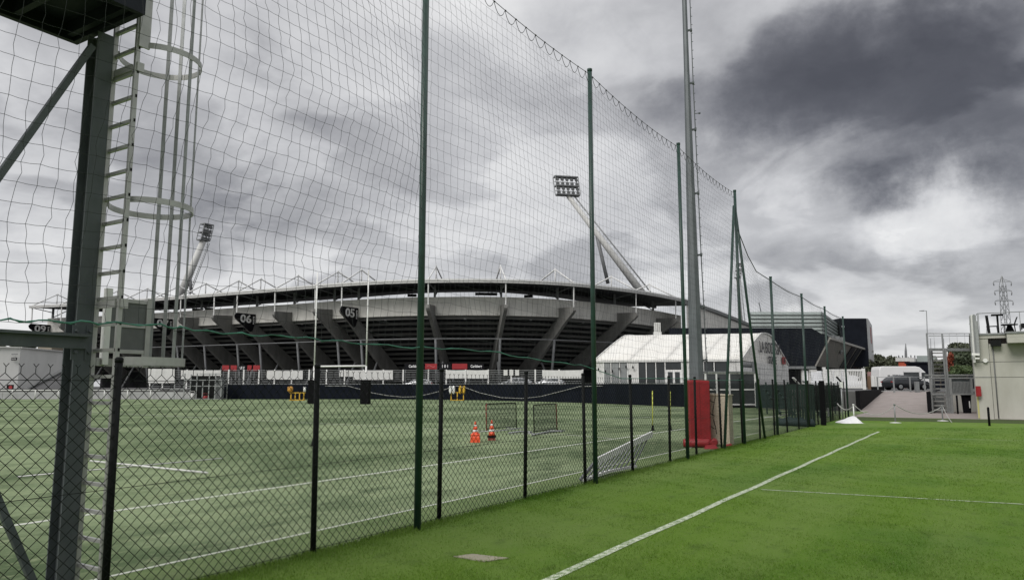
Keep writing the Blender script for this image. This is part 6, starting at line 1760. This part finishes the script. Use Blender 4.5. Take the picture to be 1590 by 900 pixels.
chair(Tt(1541), "pale chair half hidden behind the folded post on the terrace", M_galvd, sF + .9, False)
chair(Tt(1568), "dark terrace chair with tilted back in line with the pylon", M_black)
t = Tt(1569); r = thing("terrace_table", "low dark round table behind the chair in line with the pylon", "table", W(sF + .9, t, zs_))
mb = MB(W); mb.tube([(sF + .9, t, zs_ + .55), (sF + .9, t, zs_ + .60)], .42, 14, smooth=False); mb.build("table_top", M_black, r)
mb = MB(W); mb.loft([[(sF + .9 + x * w_, t + y * w_, z) for x, y in ((-1, -1), (1, -1), (1, 1), (-1, 1))] for z, w_ in ((zs_, .28), (zs_ + .55, .10))]); mb.build("pedestal", M_black, r)
c = on_s(1588.5, 513, s0 + .3); mb = MB(); mb.text("S", 0.5, (c[0], c[1], zs_ + .26), W(0, -1), (0, 0, 1), .18, .05); tag(mb.build("letter_sign", M_black, origin=(c[0], c[1], zs_)), "big black standing letter on the terrace edge", "sign")
# bundle of folded pale panels hung at the corner of the building
sP = s0 - .25
bundle = thing("folded_awning", "tall bundle of folded pale panels hung at the corner of the buff building", "awning", on_s(1512, 525, sP))
for k, (u0, u1, va, vb, m) in enumerate(((1504.5, 1508, 489, 558, M_galv), (1507, 1510.6, 488, 562.5, M_offw), (1509.5, 1514.5, 487.5, 551, M_galvd), (1513, 1517.3, 497, 553, M_galv))):
    lean = 4.5
    s_ = sP - .06 * k
    q = [on_s(u0 + lean, vb, s_), on_s(u1 + lean, vb, s_), on_s(u1 + .6, va + 2, s_), on_s((u0 + u1) / 2, va, s_), on_s(u0, va + 2, s_)]
    mb = MB(); mb.prism(q, W(.30, .0)); mb.build("folded_panel", m, bundle)
q0, q1 = on_s(1511, 548, sP - .3), on_s(1520, 551, sP - .3); mb = MB(); mb.bar(on_s(1509, 549.5, sP - .32), on_s(1521, 550, sP - .32), .08, .12); mb.bar(on_s(1514, 556, sP - .32), on_s(1521, 556, sP - .32), .06, .08); mb.build("bracket", M_white, bundle)
q = on_s(1518.5, 607, s0 - .2); r = thing("red_box", "red wall box on the corner of the buff concrete building", "box", q)
mb = MB(); mb.box(q[0] - .11, q[0] + .11, q[1] - .1, q[1] + .02, q[2] - .28, q[2] + .28); mb.build("case", M_redb, r)
mb = MB(); mb.box(q[0] - .09, q[0] + .11, q[1] - .115, q[1] - .101, q[2] - .24, q[2] + .18); mb.build("door", M_redb, r)

# ------------------------------------------------------------------ rope barrier, white sheet
posts = [gnd(1326.5, 655), gnd(1390.5, 656.5), gnd(1464, 653.5)]
tops = [at(1326, 628.5, posts[0][1]), at(1390, 628, posts[1][1]), at(1463.5, 630, posts[2][1])]
lab = ["white rope post standing behind the white plastic sheet", "grey rope post on a white foot in the middle of the rope barrier", "rope post in front of the steel stairs with slack rope"]
for p, t_, lb, m in zip(posts, tops, lab, (M_white, M_galvd, M_galvd)):
    r = thing("rope_post", lb, "rope post", p, "posts of the rope barrier")
    mb = MB(); mb.tube([(p[0], p[1], 0), (p[0], p[1], t_[2])], .032, 8); mb.tube([(p[0], p[1], t_[2] - .02), (p[0], p[1], t_[2] + .05)], .05, 8); mb.build("shaft", m, r)
    w_ = .12 if 'behind' in lb else .26
    mb = MB(); mb.tube([(p[0], p[1], 0.005), (p[0], p[1], .03), (p[0], p[1], .05)], [w_, w_, .05], 12); mb.build("foot", M_offw, r)
mb = MB()
def sag(a, b, d): return [(a[0] + (b[0] - a[0]) * k / 10, a[1] + (b[1] - a[1]) * k / 10, a[2] + (b[2] - a[2]) * k / 10 - d * 4 * (k / 10) * (1 - k / 10)) for k in range(11)]
st_ = at(1300, 626, 38.5)
mb.tube(sag(st_, tops[0], .28), .025, 6); mb.tube(sag(tops[0], tops[1], .5), .017, 6); mb.tube(sag(tops[1], tops[2], .42), .017, 6)
e = gnd(1478, 657); mb.tube(sag(tops[2], (e[0], e[1], .05), .08), .017, 6); m2 = at(1340, 636, 42); mb.tube([tops[0], (tops[0][0] + .2, tops[0][1] + 1, .5), gnd(1331, 643)], .014, 5)
tag(mb.build("barrier_rope", M_swag, origin=tops[1]), "white rope slung in loops along the posts at the path", "rope")
bs = [gnd(u, v) for u, v in ((1297, 656), (1316, 657.3), (1334, 656.5))]; pk = at(1323, 645.5, bs[1][1] + .4)
mb = MB(); g_ = []
nx, ny = 18, 7
for j in range(ny + 1):
    row = []
    for i in range(nx + 1):
        x = i / nx; y = j / ny
        bx = bs[0][0] + (bs[2][0] - bs[0][0]) * x; by = bs[1][1] - .15 + 1.1 * y
        hh = .27 * (x / .70 if x < .70 else (1 - x) / .30) ** 1.15 * math.sin(math.pi * min(1, y * .8 + .1)) + .10 * min(1, (1 - x) * 4) * math.sin(math.pi * min(1, y * .8 + .1)) + .005 * math.sin(i * .9 + j * 1.7)
        row.append(mb.add((bx + .02 * math.sin(j * 3 + i * .7), by + .03 * math.sin(i * .8), max(.012, hh if 0 < i < nx and 0 < j < ny else .015))))
    g_.append(row)
for j in range(ny):
    for i in range(nx): mb.face((g_[j][i], g_[j][i + 1], g_[j + 1][i + 1], g_[j + 1][i]), True)
tag(mb.build("plastic_sheet", M_sheet, origin=bs[1]), "crumpled white plastic sheet heaped on the grass by the fence end", "sheet")

# ------------------------------------------------------------------ green screens, bleacher and gate at the pitch corner
gs = thing("green_screen", "dark green wind screen closing the pitch corner beside the glazed shelter", "screen", gnd(1178, 636))
q = [gnd(1176, 634), gnd(1226, 637.5)]
for k in range(3):
    a, b = lerp(q[0], q[1], k / 3 + .005), lerp(q[0], q[1], (k + 1) / 3 - .005); mb = MB(); mb.loft([[(a[0], a[1], z), (b[0], b[1], z), (b[0], b[1] + .06, z), (a[0], a[1] + .06, z)] for z in (.1, at(1200, 597, a[1])[2])]); mb.build("screen_panel", M_tarp, gs)
mb = MB()
for k in range(4): a = lerp(q[0], q[1], k / 3); mb.box(a[0] - .05, a[0] + .05, a[1] + .065, a[1] + .16, 0, 2.1)
mb.build("posts", M_slatg, gs)
bl = thing("slatted_bleacher", "low dark green slatted bleacher behind the corner gate", "bleacher", gnd(1235, 643))
a = gnd(1208, 645); b = gnd(1262, 645)
for k in range(6):
    y = a[1] + .45 * k; z = .25 + .27 * k; mb = MB(); mb.box(a[0], b[0] + .6, y, y + .3, z - .05, z); mb.build("slat", M_slatg, bl)
mb = MB()
for x in np.linspace(a[0] + .2, b[0] + .4, 4): mb.bar((x, a[1] + .1, 0), (x, a[1] + .1, .2), .08); mb.bar((x, a[1] + .1, .18), (x, a[1] + 2.5, 1.5), .08); mb.bar((x, a[1] + 2.5, 0), (x, a[1] + 2.5, 1.5), .08)
mb.build("support", M_slatg, bl)
cg_ = thing("corner_gate", "dark green barred gate standing open inside the fence corner", "gate", gnd(1225, 659))
Yk = gnd(1240, 660)[1]; Xk = lambda u: at(u, 640, Yk)[0]; Zk = lambda v: at(1245, v, Yk)[2]
mb = MB(); mb.box(Xk(1224), Xk(1226.5), Yk - .06, Yk + .06, 0, Zk(596)); mb.box(Xk(1262), Xk(1265), Yk - .06, Yk + .06, 0, Zk(596)); mb.box(Xk(1226.6), Xk(1261.9), Yk - .04, Yk + .04, Zk(605), Zk(596)); mb.box(Xk(1226.6), Xk(1261.9), Yk - .04, Yk + .04, Zk(633), Zk(631)); mb.build("frame", M_slatg, cg_)
for k in range(8): u = 1230 + 29 * k / 7; mb = MB(); mb.box(Xk(u) - .035, Xk(u) + .035, Yk - .03, Yk + .03, .15, Zk(605.1)); mb.build("bar", M_slatg, cg_)
a, b = gnd(1203, 660), gnd(1262, 662); mb = MB(); loops = []
for k in range(11):
    x = k / 10; c_ = lerp(a, b, x); hgt = .30 + .10 * math.sin(math.pi * x) + .05 * math.sin(k * 2.1); w_ = .28
    hgt *= .55 if k == 0 else 1
    loops.append([(c_[0], c_[1] - w_, .0), (c_[0], c_[1] - w_ * .9, hgt * .6), (c_[0] + .02, c_[1], hgt), (c_[0], c_[1] + w_ * .9, hgt * .6), (c_[0], c_[1] + w_, 0)])
mb.loft(loops, smooth=True); tag(mb.build("rolled_tarpaulin", M_tarp, origin=a), "dark green rolled tarpaulin lying along the fence foot by the gate", "tarpaulin")
# speaker pole with white head by the gate, dark green screens along the fence end
r = thing("signal_pole", "slim pale pole with white head and black tilted arm behind the fence end", "pole", gnd(1309, 652))
p = gnd(1309, 652); Yk = p[1]; mb = MB(); mb.tube([(p[0], Yk, 0), (p[0], Yk, at(1309, 600, Yk)[2])], .035, 8); mb.build("shaft", M_galv, r)
z = at(1309, 595, Yk)[2]; mb = MB(); mb.box(p[0] - .07, p[0] + .07, Yk - .07, Yk + .07, z - .22, z + .08); mb.build("head", M_white, r)
mb = MB(); mb.bar((p[0] + .02, Yk, z + .08), (p[0] - .22, Yk, z + .36), .08, .07); mb.build("tilted_arm", M_black, r)
r = thing("corner_screen", "dark green see through screen panels along the last stretch of fence", "screen", W(40, 7.5))
for k in range(4):
    s_a, s_b = 41.5 + 3.6 * k, 41.5 + 3.6 * (k + 1) - .05; mb = MB(W); mb.box(s_a, s_b, 7.2 + .12 * k, 7.24 + .12 * k, .5, 1.86); mb.build("screen_panel", M_mesh, r)
    mb = MB(W); mb.box(s_b - .02, s_b + .05, 7.25 + .12 * k, 7.33 + .12 * k, 0, 2.0); mb.build("post", M_galvd if k % 2 else M_slatg, r)
for u, vb, lb in ((1279, 655, "black padded post at the gate opening in the fence corner"),):
    p = gnd(u, 660); mb = MB(); mb.loft([[(p[0] + x * .09, p[1] + y * .09, z) for x, y in ((-1, -1), (1, -1), (1, 1), (-1, 1))] for z in (0, .55, 1.1, 2.05)]); tag(mb.build("padded_post", M_rubber, origin=p), lb, "post")
for k, (u0, u1, v0, v1, lb) in enumerate(((1232, 1244, 599, 586, "white plastic chair stacked behind the corner gate"), (1246, 1262, 599, 591, "grey heap of folded chairs behind the corner gate"))):
    p = at(u0, v0, 58); q = at(u1, v1, 58); r = thing("folded_chair", lb, "chair", (p[0], 58, 1.4)); mb = MB()
    mb.bar((p[0], 58, q[2]), (q[0], 58.2, p[2]), .25, .06); mb.bar((p[0] + .1, 58.3, p[2]), (q[0] - .05, 58.3, p[2] + .15), .3, .06); mb.build("seat_shell", M_offw if k == 0 else M_galvd, r)
    mb = MB()
    for x in (p[0] + .1, q[0] - .1): mb.bar((x, 58.2, 1.4), (x, 58.2, p[2] + .1), .05)
    mb.build("legs", M_galvd, r)


# ------------------------------------------------------------------ trees and bushes
def tree(name, label, base, crown_c, crown_r, leaf, n, m, trunk=True, cat="tree", group=None, seed=1, lumps=9):
    g = np.random.default_rng(seed)
    r = thing(name, label, cat, base, group)
    cx = np.array(crown_c); cr = np.array(crown_r)
    cen = [cx + cr * 0.62 * (lambda v: v / max(1, np.linalg.norm(v)))(g.normal(0, .62, 3)) for _ in range(lumps)]
    rad = [cr * (0.34 + .22 * g.random()) for _ in range(lumps)]
    k = g.integers(0, lumps, n)
    d = g.normal(0, 1, (n, 3)); d /= np.linalg.norm(d, axis=1, keepdims=True)
    p = np.array(cen)[k] + np.array(rad)[k] * d * (0.45 + 0.62 * g.random((n, 1)) ** .5)
    a = g.normal(0, 1, (n, 3)); a /= np.linalg.norm(a, axis=1, keepdims=True); b = np.cross(a, g.normal(0, 1, (n, 3))); b /= np.linalg.norm(b, axis=1, keepdims=True)
    s = leaf * (.6 + .8 * g.random((n, 1)))
    V = np.stack([p - a * s, p - b * s * .55, p + a * s, p + b * s * .55], 1).reshape(-1, 3)
    raw_mesh("crown", V, np.arange(n * 4).reshape(-1, 4), m, r)
    if trunk:
        mb = MB(); top = cx.copy()
        mb.tube([base, ((base[0] + top[0]) / 2 + .1, base[1], (base[2] + top[2]) / 2), tuple(top)], [cr[0] * .10, cr[0] * .07, cr[0] * .03], 8)
        for c_ in cen[:6]: mb.tube([((base[0] + top[0]) / 2, base[1], base[2] + (top[2] - base[2]) * .55), tuple(c_)], [cr[0] * .045, cr[0] * .012], 5)
        mb.build("trunk", M_bark, r)
    return r


def tree_px(name, label, u, v_top, v_bot, wpx, Y, leaf, n, m, zb=1.4, **kw):
    t_ = at(u, v_top, Y); b_ = at(u, v_bot, Y); hw_ = wpx / 2 / FPX * Y
    cz = (t_[2] + b_[2]) / 2
    return tree(name, label, (t_[0], Y, zb), (t_[0], Y, cz), (hw_, hw_ * .8, (t_[2] - b_[2]) / 2), leaf, n, m, **kw)


tree_px("tree", "dark round tree rising behind the white building", 38, 526, 545, 36, 185, .34, 2600, M_leafd, seed=3)
tree_px("tree", "low dark tree top at the far end of the white building", 4, 536, 546, 18, 190, .3, 900, M_leafd, seed=4)
tree_px("tree", "dusky olive tree behind the slanting taupe side of the club building", 1364, 543, 585, 46, 150, .34, 4200, M_leafo, seed=5)
tree_px("tree", "lower olive tree between the club building and the orange front", 1388, 552, 585, 40, 155, .32, 3200, M_leafo, seed=6)
tree_px("tree", "sparse olive tree rising above the landing rail of the stair tower", 1490, 524, 566, 50, 95, .22, 4200, M_leafo, seed=7)
tree_px("tree", "dense dark tree under the landing beside the folded pale panels", 1497, 540, 580, 40, 84, .22, 4200, M_leafd, seed=8)
tree_px("shrub", "red leaved shrub showing beside the stair tower post", 1474, 547, 578, 16, 78, .13, 1300, M_leafr, trunk=True, cat="shrub", seed=9)
tree_px("shrub", "rounded green shrub filling the space below the dark tree", 1493, 564, 586, 50, 72, .13, 4200, M_leafg, trunk=True, cat="shrub", seed=10)
tree_px("tree", "pale olive tree glimpsed through the treads of the steel stairs", 1457, 555, 580, 26, 100, .2, 1600, M_leafo, seed=12)
for k, (u, vt, Y, w) in enumerate(((1425, 580, 260, 60), (1345, 570, 240, 60), (1560, 560, 280, 120))):
    tree_px("tree", ["distant dusky tree low behind the van roof", "distant dusky tree behind the white yard gate", "distant dusky tree hidden behind the terrace building"][k], u, vt - 4, vt + 22, w, Y, .5, 1800, M_leafo, seed=20 + k)
